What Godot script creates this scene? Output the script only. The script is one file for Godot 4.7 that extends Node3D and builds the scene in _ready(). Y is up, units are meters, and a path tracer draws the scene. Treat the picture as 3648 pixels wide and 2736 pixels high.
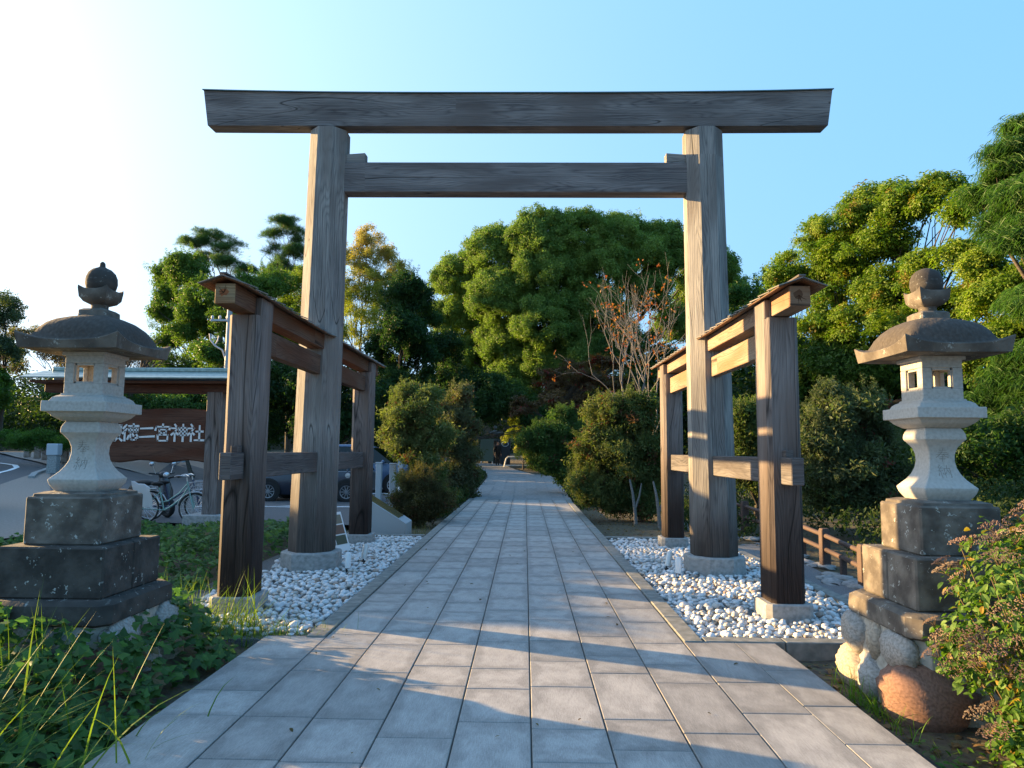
extends Node3D

# A timber torii with roofed side frames at the start of a stone-paved shrine approach, late afternoon sun from the left.

var rng := RandomNumberGenerator.new()
var noise := FastNoiseLite.new()
var mats := {}
var taken := {}

const PATH_MID := -0.175
const PAVER := 0.446

const LOBES := {
	"camphor": [Vector4(-5.9,17.9,-64.9,2.36),Vector4(-6.6,14.1,-65.6,2.16),Vector4(-5.8,10.4,-64.7,2.05),Vector4(-4.2,7.4,-63.0,1.58),Vector4(-2.5,19.3,-61.4,2.43),Vector4(-1.9,15.1,-60.4,2.59),Vector4(-1.5,11.2,-61.7,2.44),Vector4(-1.0,7.8,-60.6,1.92),Vector4(1.3,19.9,-58.3,2.31),Vector4(2.1,16.7,-58.4,2.70),Vector4(2.1,12.6,-57.9,2.67),Vector4(1.8,9.3,-59.5,2.16),Vector4(4.9,19.9,-58.1,2.11),Vector4(6.1,17.5,-58.5,2.51),Vector4(5.6,13.8,-57.9,2.29),Vector4(5.2,9.9,-57.9,1.91),Vector4(8.1,20.0,-59.2,2.15),Vector4(9.8,18.2,-59.5,2.16),Vector4(12.0,19.8,-60.6,2.00),Vector4(13.7,18.6,-61.0,2.21),Vector4(16.9,18.7,-63.9,2.11),Vector4(18.9,17.2,-66.4,1.84),Vector4(10.5,15.3,-59.2,1.56),Vector4(7.6,11.6,-58.7,1.63),Vector4(15.3,15.7,-62.7,1.57),Vector4(13.3,12.9,-61.7,1.63)],
	"pine_a": [Vector4(-30.9,21.9,-66.5,1.58),Vector4(-28.6,20.9,-65.7,1.21),Vector4(-32.4,21.4,-66.2,1.14),Vector4(-31.0,20.0,-66.3,1.66),Vector4(-32.9,19.2,-65.6,1.21),Vector4(-28.2,19.2,-65.6,1.47),Vector4(-26.7,18.7,-66.2,1.31)],
	"pine_b": [Vector4(-22.0,22.0,-61.7,1.06),Vector4(-23.0,21.1,-62.0,0.82),Vector4(-21.0,20.9,-61.9,0.82),Vector4(-23.4,19.8,-62.2,0.90),Vector4(-21.1,19.3,-61.7,1.06),Vector4(-22.3,18.3,-61.9,1.06),Vector4(-20.7,17.4,-61.7,0.90),Vector4(-22.4,16.7,-61.7,0.98)],
	"left_broad": [Vector4(-25.8,13.9,-49.0,1.10),Vector4(-22.6,13.4,-45.5,1.26),Vector4(-24.9,11.7,-48.3,1.46),Vector4(-21.2,11.6,-44.5,1.53),Vector4(-25.4,9.7,-49.0,1.23),Vector4(-21.6,9.2,-44.8,1.54),Vector4(-18.9,9.7,-42.9,1.41),Vector4(-18.4,11.5,-44.2,1.52),Vector4(-17.7,12.5,-45.4,1.38),Vector4(-17.8,13.1,-49.1,1.42),Vector4(-17.7,10.0,-45.8,1.75),Vector4(-18.7,7.1,-42.6,1.63),Vector4(-22.9,6.9,-46.1,1.46),Vector4(-17.7,7.1,-44.9,1.63)],
	"yellow_green": [Vector4(-17.4,13.2,-52.0,1.44),Vector4(-18.0,11.4,-51.8,1.43),Vector4(-16.7,10.5,-52.5,1.56),Vector4(-17.3,14.6,-51.7,0.89),Vector4(-17.9,9.1,-52.5,1.56)],
	"ginkgo": [Vector4(-12.5,18.2,-54.0,0.93),Vector4(-12.6,17.0,-53.8,1.07),Vector4(-13.7,16.4,-54.5,1.30),Vector4(-11.7,16.4,-55.0,1.23),Vector4(-11.0,16.6,-58.0,0.84),Vector4(-13.9,14.3,-54.2,1.65),Vector4(-12.3,14.1,-55.1,1.74),Vector4(-15.5,17.2,-56.0,1.33),Vector4(-15.8,14.2,-56.5,1.72),Vector4(-13.1,11.4,-53.4,1.83),Vector4(-11.4,13.1,-56.4,1.12),Vector4(-16.8,11.7,-57.6,1.97),Vector4(-11.4,14.8,-55.5,1.10)],
	"dark_oak": [Vector4(-7.9,12.5,-45.8,0.79),Vector4(-8.6,11.6,-46.6,1.17),Vector4(-7.4,12.1,-47.9,0.88),Vector4(-7.9,9.7,-46.0,1.58),Vector4(-7.2,11.0,-49.7,0.79),Vector4(-9.6,9.2,-49.0,1.49),Vector4(-7.3,7.9,-47.5,1.63),Vector4(-9.9,6.8,-49.5,1.70),Vector4(-7.7,5.4,-45.6,1.50)],
	"dark_mid": [Vector4(-6.4,9.4,-54.5,1.58),Vector4(-5.3,6.7,-52.9,1.54),Vector4(-7.2,6.7,-57.3,1.89),Vector4(-6.8,4.2,-55.8,1.84),Vector4(-4.9,5.0,-56.6,1.35)],
	"dark_cars": [Vector4(-14.4,5.5,-41.1,1.63),Vector4(-11.8,4.9,-39.7,1.57),Vector4(-9.7,5.2,-40.0,1.53),Vector4(-14.9,3.4,-42.0,1.44),Vector4(-11.7,2.9,-39.7,1.31),Vector4(-9.8,3.0,-40.7,1.34),Vector4(-8.4,3.8,-44.7,1.33),Vector4(-17.2,4.7,-44.8,1.48)],
	"shrub_l1": [Vector4(-3.2,3.0,-19.1,0.28),Vector4(-3.3,2.6,-18.9,0.40),Vector4(-2.7,2.7,-18.9,0.40),Vector4(-3.1,1.9,-19.1,0.48),Vector4(-2.5,2.0,-19.1,0.40),Vector4(-2.8,1.3,-18.9,0.37),Vector4(-3.6,2.1,-19.0,0.23),Vector4(-2.9,0.8,-19.0,0.33),Vector4(-2.5,0.8,-19.1,0.38),Vector4(-2.7,0.4,-19.0,0.33)],
	"shrub_l2": [Vector4(-2.4,3.2,-24.9,0.53),Vector4(-2.3,2.4,-25.0,0.53),Vector4(-2.8,1.6,-25.0,0.50),Vector4(-2.1,1.5,-25.1,0.38),Vector4(-2.3,0.7,-24.9,0.41),Vector4(-2.8,0.6,-25.2,0.46),Vector4(-2.1,0.5,-25.0,0.30),Vector4(-2.4,0.2,-24.9,0.39)],
	"shrub_low": [Vector4(-2.5,0.8,-16.6,0.33),Vector4(-2.2,0.5,-16.4,0.33),Vector4(-2.6,0.4,-16.4,0.28),Vector4(-2.4,0.2,-16.5,0.24)],
	"shrub_r1": [Vector4(2.4,2.8,-18.4,0.46),Vector4(1.9,2.3,-18.6,0.44),Vector4(2.9,2.6,-18.5,0.51),Vector4(2.4,1.8,-18.6,0.57),Vector4(3.3,1.9,-18.4,0.44),Vector4(1.8,1.5,-18.6,0.39),Vector4(2.8,1.0,-18.5,0.51),Vector4(2.1,0.8,-18.4,0.39),Vector4(3.3,0.9,-18.4,0.32),Vector4(2.6,0.5,-18.4,0.41),Vector4(2.0,0.4,-18.5,0.32),Vector4(3.1,0.3,-18.5,0.34),Vector4(1.5,0.7,-18.4,0.32)],
	"shrub_r2": [Vector4(1.5,2.6,-27.0,0.57),Vector4(2.1,2.0,-27.1,0.57),Vector4(1.4,1.6,-27.0,0.54),Vector4(2.3,1.1,-27.1,0.47),Vector4(0.9,1.3,-27.0,0.39),Vector4(0.3,2.1,-26.9,0.43),Vector4(0.8,2.0,-26.9,0.46),Vector4(1.8,1.1,-27.0,0.46),Vector4(2.8,1.5,-27.0,0.53),Vector4(1.4,0.9,-27.0,0.39)],
	"red_maple": [Vector4(1.1,5.5,-37.6,0.94),Vector4(2.5,5.9,-36.6,0.87),Vector4(3.8,5.2,-37.1,0.93),Vector4(1.6,4.3,-36.6,0.92),Vector4(3.1,4.1,-36.8,0.92),Vector4(-0.1,4.3,-39.3,0.73),Vector4(4.4,6.4,-37.9,0.70),Vector4(5.3,5.4,-39.3,0.78)],
	"green_far": [Vector4(7.2,9.4,-55.8,1.55),Vector4(9.8,10.1,-55.7,1.54),Vector4(11.9,8.7,-56.1,1.56),Vector4(9.2,7.9,-55.8,1.40),Vector4(13.2,7.0,-56.2,1.48),Vector4(-3.5,6.2,-56.0,1.40),Vector4(-1.9,5.5,-55.8,1.25),Vector4(-0.9,6.4,-55.8,1.25),Vector4(-4.3,4.4,-56.1,1.04),Vector4(0.6,5.1,-55.6,1.25),Vector4(2.4,4.4,-55.9,1.25)],
	"sun_shrub": [Vector4(-0.5,3.7,-46.0,0.52),Vector4(-0.8,2.7,-46.2,0.55),Vector4(0.1,2.4,-46.0,0.61),Vector4(-0.1,1.5,-46.1,0.61),Vector4(0.9,1.4,-45.9,0.55),Vector4(0.5,3.4,-46.0,0.42)],
	"zelkova_r": [Vector4(14.9,12.7,-33.4,1.01),Vector4(15.9,13.0,-31.9,1.09),Vector4(16.6,12.8,-30.2,0.92),Vector4(17.4,12.6,-28.9,0.88),Vector4(17.6,11.6,-27.5,0.76),Vector4(14.3,11.6,-34.4,1.04),Vector4(15.3,11.1,-32.5,1.20),Vector4(16.5,11.2,-30.9,0.86),Vector4(13.6,10.4,-35.2,0.98),Vector4(14.8,9.6,-33.4,1.23),Vector4(15.9,9.1,-31.6,1.17),Vector4(16.7,9.2,-29.4,0.89),Vector4(17.3,9.6,-27.7,0.77),Vector4(17.7,9.0,-26.6,0.98),Vector4(17.7,7.5,-25.5,1.08),Vector4(17.5,7.5,-28.0,1.04),Vector4(14.5,8.1,-33.8,1.03),Vector4(15.4,7.4,-32.1,0.97),Vector4(17.7,6.0,-25.4,0.94),Vector4(17.4,5.3,-26.6,0.98),Vector4(16.4,7.4,-30.1,0.99)],
	"small_r": [Vector4(15.8,13.2,-41.9,0.72),Vector4(15.1,12.5,-42.2,0.78),Vector4(16.6,12.4,-41.8,0.83),Vector4(15.5,11.3,-41.9,0.94),Vector4(16.8,10.7,-41.9,0.94)],
	"conifer": [Vector4(16.9,12.9,-23.1,0.34),Vector4(16.8,12.2,-23.5,0.53),Vector4(16.8,11.5,-23.9,0.63),Vector4(16.8,11.2,-25.1,0.46),Vector4(16.6,10.3,-22.7,0.81),Vector4(16.9,9.8,-24.0,0.70),Vector4(16.7,8.9,-22.7,0.90),Vector4(16.4,4.1,-23.2,0.92),Vector4(16.3,3.5,-24.4,0.71),Vector4(16.4,2.6,-23.5,0.87),Vector4(16.3,6.5,-22.1,0.88),Vector4(16.3,4.9,-22.4,0.74)],
	"under_r1": [Vector4(16.0,12.9,-50.1,1.39),Vector4(16.0,11.1,-51.9,1.30),Vector4(16.5,10.8,-48.3,1.27),Vector4(15.9,8.4,-49.2,1.56),Vector4(19.2,9.8,-52.2,1.58),Vector4(15.9,6.3,-52.0,1.58),Vector4(17.4,6.4,-49.5,1.63)],
	"under_r2": [Vector4(14.2,6.1,-36.2,1.19),Vector4(14.7,6.3,-34.0,1.17),Vector4(15.2,5.6,-32.3,1.11),Vector4(16.4,5.4,-32.1,1.06),Vector4(17.9,4.6,-32.7,1.21),Vector4(14.0,4.2,-35.9,1.18),Vector4(19.5,3.0,-34.1,1.26),Vector4(17.3,2.0,-32.3,1.19),Vector4(22.1,5.9,-36.4,1.34)],
	"under_r3": [Vector4(12.8,1.9,-20.1,0.93),Vector4(13.8,1.3,-20.1,0.93),Vector4(12.0,1.4,-20.1,0.79),Vector4(13.1,0.3,-20.2,0.80),Vector4(14.1,2.3,-19.8,0.78)],
	"tangle_r": [Vector4(6.7,2.6,-15.5,0.41),Vector4(7.3,2.4,-15.7,0.50),Vector4(6.5,1.8,-15.5,0.47),Vector4(7.3,1.6,-15.7,0.56),Vector4(7.8,1.8,-15.5,0.47),Vector4(6.7,1.0,-15.6,0.47),Vector4(7.5,0.9,-15.5,0.51),Vector4(8.0,1.0,-15.4,0.37)],
	"tangle_r0": [Vector4(5.8,2.6,-18.9,0.47),Vector4(5.9,1.9,-19.0,0.50),Vector4(5.7,1.2,-18.9,0.42),Vector4(6.3,2.8,-19.0,0.43),Vector4(6.4,1.7,-19.0,0.45),Vector4(6.5,0.9,-19.1,0.43)],
	"far_left": [Vector4(-46.0,14.1,-59.9,1.42),Vector4(-45.3,12.5,-59.9,1.19),Vector4(-46.1,11.6,-59.5,1.57),Vector4(-45.5,9.6,-59.5,1.57)],
	"brown_left": [Vector4(-50.7,12.4,-69.9,1.66),Vector4(-48.4,11.0,-70.2,1.57),Vector4(-46.3,12.1,-69.7,1.19),Vector4(-43.9,11.5,-70.5,1.39),Vector4(-41.0,11.3,-70.4,1.49),Vector4(-38.3,10.5,-69.9,1.38),Vector4(-52.9,10.0,-69.9,1.84)],
	"sign_back": [Vector4(-22.1,3.9,-38.3,1.01),Vector4(-20.3,3.7,-37.9,0.95),Vector4(-18.7,3.8,-37.7,1.00),Vector4(-17.4,3.9,-38.1,1.00),Vector4(-16.1,4.2,-38.1,1.13),Vector4(-23.8,3.4,-38.2,1.01),Vector4(-25.1,4.4,-38.1,0.91)],
	"tunnel": [Vector4(0.9,3.7,-45.2,0.84),Vector4(2.0,3.1,-45.6,0.84),Vector4(3.0,3.4,-45.2,0.78),Vector4(-3.1,4.0,-45.2,1.01),Vector4(-1.8,4.5,-45.4,0.96),Vector4(-2.6,5.4,-45.7,1.33),Vector4(-0.7,4.7,-45.2,0.84),Vector4(-4.0,3.4,-45.5,0.84),Vector4(-4.5,4.5,-45.6,1.08)],
	"hedge_left": [Vector4(-27.8,2.0,-37.1,0.54),Vector4(-26.7,1.9,-36.8,0.53),Vector4(-26.0,2.0,-37.0,0.54),Vector4(-25.2,1.9,-37.1,0.54),Vector4(-24.2,2.0,-37.0,0.54)],
}


func _ready() -> void:
	# camera
	var cam := Camera3D.new()
	cam.name = "camera"
	cam.fov = 57.38
	cam.near = 0.05
	cam.far = 600.0
	add_child(cam, true)
	cam.position = Vector3(0, 1.64, 0)
	cam.basis = Basis(Vector3.UP, deg_to_rad(1.1)) * Basis(Vector3.RIGHT, deg_to_rad(5.46)) * Basis(Vector3.BACK, deg_to_rad(0.5))
	# sun: low on the left, a little ahead
	var el := deg_to_rad(11.0)
	var az := deg_to_rad(22.0)
	var to_sun := Vector3(-cos(el) * cos(az), sin(el), -cos(el) * sin(az))
	var sun := DirectionalLight3D.new()
	sun.name = "sun"
	sun.light_energy = 1.6
	sun.light_color = Color(1.0, 0.83, 0.57)
	sun.light_angular_distance = 0.53
	sun.shadow_enabled = true
	sun.sky_mode = DirectionalLight3D.SKY_MODE_LIGHT_ONLY
	add_child(sun, true)
	sun.basis = Basis.looking_at(-to_sun, Vector3.UP)
	# sky and exposure
	var env := Environment.new()
	env.background_mode = Environment.BG_SKY
	var sky := Sky.new()
	var sm := PanoramaSkyMaterial.new()
	sm.panorama = sky_picture(to_sun)
	sky.sky_material = sm
	env.sky = sky
	env.tonemap_mode = Environment.TONE_MAPPER_LINEAR
	env.tonemap_exposure = 4.1
	env.sdfgi_enabled = true
	env.ssao_enabled = true
	env.ssil_enabled = true
	var we := WorldEnvironment.new()
	we.name = "world_environment"
	we.environment = env
	add_child(we, true)

	rng.seed = 20241
	noise.seed = 77
	noise.frequency = 1.0
	noise.fractal_octaves = 2
	make_materials()
	build_ground()
	build_path()
	build_torii()
	build_lanterns()
	build_pebbles()
	build_left()
	build_right_fence()
	build_far()
	build_trees()
	build_ivy()
	build_grass()
	build_sedum()


# ---------------------------------------------------------------- sky
func sky_picture(to_sun: Vector3) -> ImageTexture:
	var w := 512
	var h := 256
	var data := PackedFloat32Array()
	data.resize(w * h * 3)
	var k := 0
	for y in h:
		var th := PI * (y + 0.5) / h
		for x in w:
			var ph := TAU * (x + 0.5) / w
			var d := Vector3(sin(ph) * sin(th), cos(th), -cos(ph) * sin(th))
			var up := clampf(d.y, 0.0, 1.0)
			var zen := Vector3(0.034, 0.128, 0.28)
			var hor := Vector3(0.095, 0.195, 0.275)
			var c := hor.lerp(zen, pow(up, 0.55))
			var g := d.dot(to_sun)
			var a := acos(clampf(g, -1, 1))
			var wide := exp(-a * 2.0) * 1.25
			var core := exp(-a * 5.5) * 1.5
			c += Vector3(0.44, 0.39, 0.33) * wide + Vector3(0.62, 0.57, 0.45) * core
			if d.y < 0.0:
				c = c.lerp(Vector3(0.12, 0.12, 0.10), clampf(-d.y * 12.0, 0, 1))
			data[k] = c.x
			data[k + 1] = c.y
			data[k + 2] = c.z
			k += 3
	return ImageTexture.create_from_image(Image.create_from_data(w, h, false, Image.FORMAT_RGBF, data.to_byte_array()))


# ---------------------------------------------------------------- helpers: names and labels
func numbered(called: String, parent: Node) -> String:
	var key := str(parent.get_instance_id()) + called
	taken[key] = taken.get(key, 0) + 1
	return called if taken[key] == 1 else "%s_%03d" % [called, taken[key] - 1]


func tag(o: Node, label: String, category := "", group := "", kind := "") -> Node:
	if label: o.set_meta("label", label)
	if category: o.set_meta("category", category)
	if group: o.set_meta("group", group)
	if kind: o.set_meta("kind", kind)
	return o


func thing(called: String, label: String, category: String, at := Vector3.ZERO, turn := 0.0, group := "", kind := "") -> Node3D:
	var o := Node3D.new()
	o.name = numbered(called, self)
	add_child(o, true)
	o.position = at
	o.rotation.y = turn
	tag(o, label, category, group, kind)
	return o


func part(called: String, mesh: Mesh, m: Material, parent: Node, kind := "", label := "") -> MeshInstance3D:
	var o := MeshInstance3D.new()
	o.name = numbered(called, parent)
	o.mesh = mesh
	o.material_override = m
	parent.add_child(o, true)
	if kind: o.set_meta("kind", kind)
	if label: o.set_meta("label", label)
	return o


func many(called: String, mesh: Mesh, m: Material, parent: Node, where: Array, tints: Array, kind := "stuff") -> MultiMeshInstance3D:
	var mm := MultiMesh.new()
	mm.transform_format = MultiMesh.TRANSFORM_3D
	mm.use_colors = true
	mm.mesh = mesh
	mm.instance_count = where.size()
	for i in where.size():
		mm.set_instance_transform(i, where[i])
		mm.set_instance_color(i, tints[i])
	var o := MultiMeshInstance3D.new()
	o.name = numbered(called, parent)
	o.multimesh = mm
	o.material_override = m
	parent.add_child(o, true)
	if kind: o.set_meta("kind", kind)
	return o


func udir() -> Vector3:
	var v := Vector3(rng.randfn(), rng.randfn(), rng.randfn())
	return v.normalized() if v.length() > 0.001 else Vector3.UP


func aim(up: Vector3, spin := 0.0) -> Basis:   # a basis whose y axis is up
	var x := up.cross(Vector3(0.31, 0.2, 0.93))
	if x.length() < 0.01: x = up.cross(Vector3.RIGHT)
	x = x.normalized().rotated(up, spin)
	return Basis(x, up, x.cross(up))


func lin(r: float, g: float, b: float) -> Color:   # a real-world (linear) base colour as Godot's albedo_color
	return Color(r, g, b).linear_to_srgb()


# ---------------------------------------------------------------- helpers: shapes
class Shape:
	var v := PackedVector3Array()
	var n := PackedVector3Array()
	var uv := PackedVector2Array()
	var c := PackedColorArray()
	var idx := PackedInt32Array()
	var col := Color(1, 1, 1)
	var grain := Vector3.UP
	var off := Vector2.ZERO

	func map(p: Vector3, nn: Vector3) -> Vector2:
		var g := grain
		if absf(nn.dot(g)) > 0.8:
			g = Vector3.RIGHT if absf(nn.x) < 0.7 else Vector3.BACK
		var side := nn.cross(g).normalized()
		return Vector2(p.dot(side), p.dot(g)) + off

	func tri(a: Vector3, b: Vector3, d: Vector3, na: Vector3, nb: Vector3, nd: Vector3, ua: Vector2, ub: Vector2, ud: Vector2) -> void:
		var k := v.size()
		v.append(a); v.append(b); v.append(d)
		n.append(na); n.append(nb); n.append(nd)
		uv.append(ua); uv.append(ub); uv.append(ud)
		c.append(col); c.append(col); c.append(col)
		if (b - a).cross(d - a).dot(na + nb + nd) > 0.0:
			idx.append(k); idx.append(k + 2); idx.append(k + 1)
		else:
			idx.append(k); idx.append(k + 1); idx.append(k + 2)

	func poly(p: Array, center: Vector3) -> void:      # a flat convex face, turned away from center
		var nn := Vector3.ZERO
		for i in p.size():
			var a: Vector3 = p[i]
			var b: Vector3 = p[(i + 1) % p.size()]
			nn += a.cross(b)
		if nn.length() < 1e-12: return
		nn = nn.normalized()
		var mid := Vector3.ZERO
		for q in p: mid += q
		mid /= p.size()
		if nn.dot(mid - center) < 0.0: nn = -nn
		for i in range(1, p.size() - 1):
			tri(p[0], p[i], p[i + 1], nn, nn, nn, map(p[0], nn), map(p[i], nn), map(p[i + 1], nn))

	func box(at: Vector3, size: Vector3, bev := 0.0, b := Basis.IDENTITY) -> void:
		var h := size * 0.5
		var e := minf(bev, minf(h.x, minf(h.y, h.z)) * 0.9)
		var pt := func(sx: float, sy: float, sz: float, axis: int) -> Vector3:
			var q := Vector3(h.x - e, h.y - e, h.z - e)
			q[axis] = h[axis]
			return at + b * Vector3(q.x * sx, q.y * sy, q.z * sz)
		for axis in 3:
			for s in [-1.0, 1.0]:
				var q := []
				for k in [[-1, -1], [1, -1], [1, 1], [-1, 1]]:
					var w := [0.0, 0.0, 0.0]
					w[axis] = s; w[(axis + 1) % 3] = k[0]; w[(axis + 2) % 3] = k[1]
					q.append((pt as Callable).call(w[0], w[1], w[2], axis))
				poly(q, at)
		if e <= 0.0: return
		for axis in 3:                                 # the twelve chamfers
			var p1 := (axis + 1) % 3
			var p2 := (axis + 2) % 3
			for k in [[-1, -1], [1, -1], [1, 1], [-1, 1]]:
				var q := []
				for m in [[-1, p1], [1, p1], [1, p2], [-1, p2]]:
					var w := [0.0, 0.0, 0.0]
					w[axis] = m[0]; w[p1] = k[0]; w[p2] = k[1]
					q.append((pt as Callable).call(w[0], w[1], w[2], m[1]))
				poly(q, at)
		for sx in [-1, 1]:
			for sy in [-1, 1]:
				for sz in [-1, 1]:
					poly([(pt as Callable).call(sx, sy, sz, 0), (pt as Callable).call(sx, sy, sz, 1), (pt as Callable).call(sx, sy, sz, 2)], at)

	func loft(rings: Array, cap0 := true, cap1 := true, crease := 0.7, closed := true) -> void:   # crease: cosine above which faces blend
		var m: int = rings[0].size()
		var cols := m if closed else m - 1
		var mids := []
		for r in rings:
			var s := Vector3.ZERO
			for q in r: s += q
			mids.append(s / m)
		var fn := []
		for i in rings.size() - 1:
			var row := []
			for j in cols:
				var a: Vector3 = rings[i][j]
				var b: Vector3 = rings[i][(j + 1) % m]
				var d: Vector3 = rings[i + 1][(j + 1) % m]
				var e: Vector3 = rings[i + 1][j]
				var nn := (d - a).cross(e - b)
				row.append(nn.normalized() if nn.length() > 1e-12 else Vector3.ZERO)
			fn.append(row)
		var flip := 0.0
		for i in fn.size():
			for j in cols:
				var a: Vector3 = rings[i][j]
				var d: Vector3 = rings[i + 1][(j + 1) % m]
				flip += fn[i][j].dot((a + d) * 0.5 - (mids[i] + mids[i + 1]) * 0.5) * a.distance_to(d)
		if flip < 0.0:
			for i in fn.size():
				for j in cols: fn[i][j] = -fn[i][j]
		for i in fn.size():
			for j in cols:
				var f: Vector3 = fn[i][j]
				if f == Vector3.ZERO: continue
				var nv := []
				for k in [[0, 0], [0, 1], [1, 1], [1, 0]]:
					var s := Vector3.ZERO
					for di in [-1, 0]:
						for dj in [-1, 0]:
							var ii: int = i + k[0] + di
							var jj: int = j + k[1] + dj
							if ii < 0 or ii >= fn.size(): continue
							if closed: jj = posmod(jj, m)
							elif jj < 0 or jj >= cols: continue
							if fn[ii][jj].dot(f) > crease: s += fn[ii][jj]
					nv.append(s.normalized() if s.length() > 1e-9 else f)
				var a: Vector3 = rings[i][j]
				var b: Vector3 = rings[i][(j + 1) % m]
				var d: Vector3 = rings[i + 1][(j + 1) % m]
				var e: Vector3 = rings[i + 1][j]
				tri(a, b, d, nv[0], nv[1], nv[2], map(a, f), map(b, f), map(d, f))
				tri(a, d, e, nv[0], nv[2], nv[3], map(a, f), map(d, f), map(e, f))
		if cap0: poly(Array(rings[0]), mids[1])
		if cap1: poly(Array(rings[-1]), mids[-2])

	func tube(pts: Array, radii: Array, sides := 8, caps := true) -> void:
		var rings := []
		var x := Vector3.ZERO
		for i in pts.size():
			var d: Vector3 = (pts[mini(i + 1, pts.size() - 1)] - pts[maxi(i - 1, 0)]).normalized()
			if x == Vector3.ZERO:
				x = d.cross(Vector3.UP if absf(d.y) < 0.9 else Vector3.RIGHT).normalized()
			x = (x - d * x.dot(d)).normalized()
			var y := d.cross(x)
			var ring := []
			for k in sides:
				var t := TAU * k / sides
				ring.append(pts[i] + (x * cos(t) + y * sin(t)) * radii[mini(i, radii.size() - 1)])
			rings.append(ring)
		loft(rings, caps, caps, -0.2)

	func lathe(at: Vector3, prof: Array, sides := 16, crease := 0.7) -> void:   # prof: Vector2(radius, height)
		var rings := []
		for q in prof:
			var ring := []
			for k in sides:
				var t := TAU * (k + 0.5) / sides
				ring.append(at + Vector3(cos(t) * maxf(q.x, 0.0005), q.y, sin(t) * maxf(q.x, 0.0005)))
			rings.append(ring)
		loft(rings, true, true, crease)

	func ball(at: Vector3, r: Vector3, sides := 10, rows := 6) -> void:
		var rings := []
		for i in rows + 1:
			var f := PI * i / rows
			var ring := []
			for k in sides:
				var t := TAU * k / sides
				ring.append(at + Vector3(sin(maxf(f, 0.02)) * cos(t) * r.x if i < rows else 0.01 * cos(t) * r.x, -cos(f) * r.y, (sin(maxf(f, 0.02)) if i < rows else 0.01) * sin(t) * r.z))
			rings.append(ring)
		loft(rings, false, false, -1.0)

	func ring_tube(at: Vector3, ax: Vector3, r: float, t: float, sides := 24, round_ := 6) -> void:   # a torus
		var x := ax.cross(Vector3.UP if absf(ax.y) < 0.9 else Vector3.RIGHT).normalized()
		var y := ax.cross(x)
		for i in sides:
			var rows := []
			for k in [i, i + 1]:
				var a: float = TAU * k / sides
				var d: Vector3 = x * cos(a) + y * sin(a)
				var ring := []
				for q in round_:
					var b := TAU * q / round_
					ring.append(at + d * (r + cos(b) * t) + ax * sin(b) * t)
				rows.append(ring)
			loft(rows, false, false, 0.2)

	func blade(root: Vector3, tip_dir: Vector3, length: float, width: float, bend: float, segs := 4) -> void:   # a grass blade
		var side := tip_dir.cross(Vector3.UP)
		side = side.normalized() if side.length() > 0.01 else Vector3.RIGHT
		var d := tip_dir.normalized()
		var p := root
		var prev := [p - side * width * 0.5, p + side * width * 0.5]
		for i in segs:
			d = (d + Vector3.DOWN * bend / segs).normalized()
			p += d * length / segs
			var w := width * (1.0 - pow(float(i + 1) / segs, 1.6))
			var nn := side.cross(d).normalized()
			if nn.y < 0.0: nn = -nn
			var cur := [p - side * w * 0.5, p + side * w * 0.5]
			tri(prev[0], prev[1], cur[1], nn, nn, nn, Vector2.ZERO, Vector2.ZERO, Vector2.ZERO)
			if i < segs - 1:
				tri(prev[0], cur[1], cur[0], nn, nn, nn, Vector2.ZERO, Vector2.ZERO, Vector2.ZERO)
			prev = cur

	func mesh() -> ArrayMesh:
		var a := []
		a.resize(Mesh.ARRAY_MAX)
		a[Mesh.ARRAY_VERTEX] = v
		a[Mesh.ARRAY_NORMAL] = n
		a[Mesh.ARRAY_TEX_UV] = uv
		a[Mesh.ARRAY_COLOR] = c
		a[Mesh.ARRAY_INDEX] = idx
		var m := ArrayMesh.new()
		m.add_surface_from_arrays(Mesh.PRIMITIVE_TRIANGLES, a)
		return m


func shape(col := Color(1, 1, 1), grain := Vector3.UP) -> Shape:
	var s := Shape.new()
	s.col = col
	s.grain = grain
	s.off = Vector2(rng.randf() * 0.4, rng.randf() * 3.0)
	return s


func box_mesh(size: Vector3, bev := 0.0, grain := Vector3.UP, col := Color(1, 1, 1)) -> ArrayMesh:
	var s := shape(col, grain)
	s.box(Vector3.ZERO, size, bev)
	return s.mesh()


func square_ring(a: float, y: float, cut := 0.0, per := 1, lift := 0.0, round_ := 0.0) -> Array:
	# a square of half size a with cut corners; lift raises the corners; round_ blends it to a circle
	var out := []
	for k in 4:
		for i in per + 1:
			var t := -1.0 + 2.0 * i / per
			if i == per and cut <= 0.0: continue
			var s := t * (a - cut)
			var p := Vector2(s, a)
			if round_ > 0.0:
				p = p.lerp(p.normalized() * a * 1.12, round_)
			var q := p.rotated(-PI / 2 * k)
			out.append(Vector3(q.x, y + lift * pow(absf(t), 3.0), q.y))
	return out


func octagon(r: float, y: float, at := Vector2.ZERO) -> Array:   # r: half the width across flats
	var out := []
	for k in 8:
		var t := PI / 8 + PI / 4 * k
		out.append(Vector3(at.x + cos(t) * r / cos(PI / 8), y, at.y + sin(t) * r / cos(PI / 8)))
	return out


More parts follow.
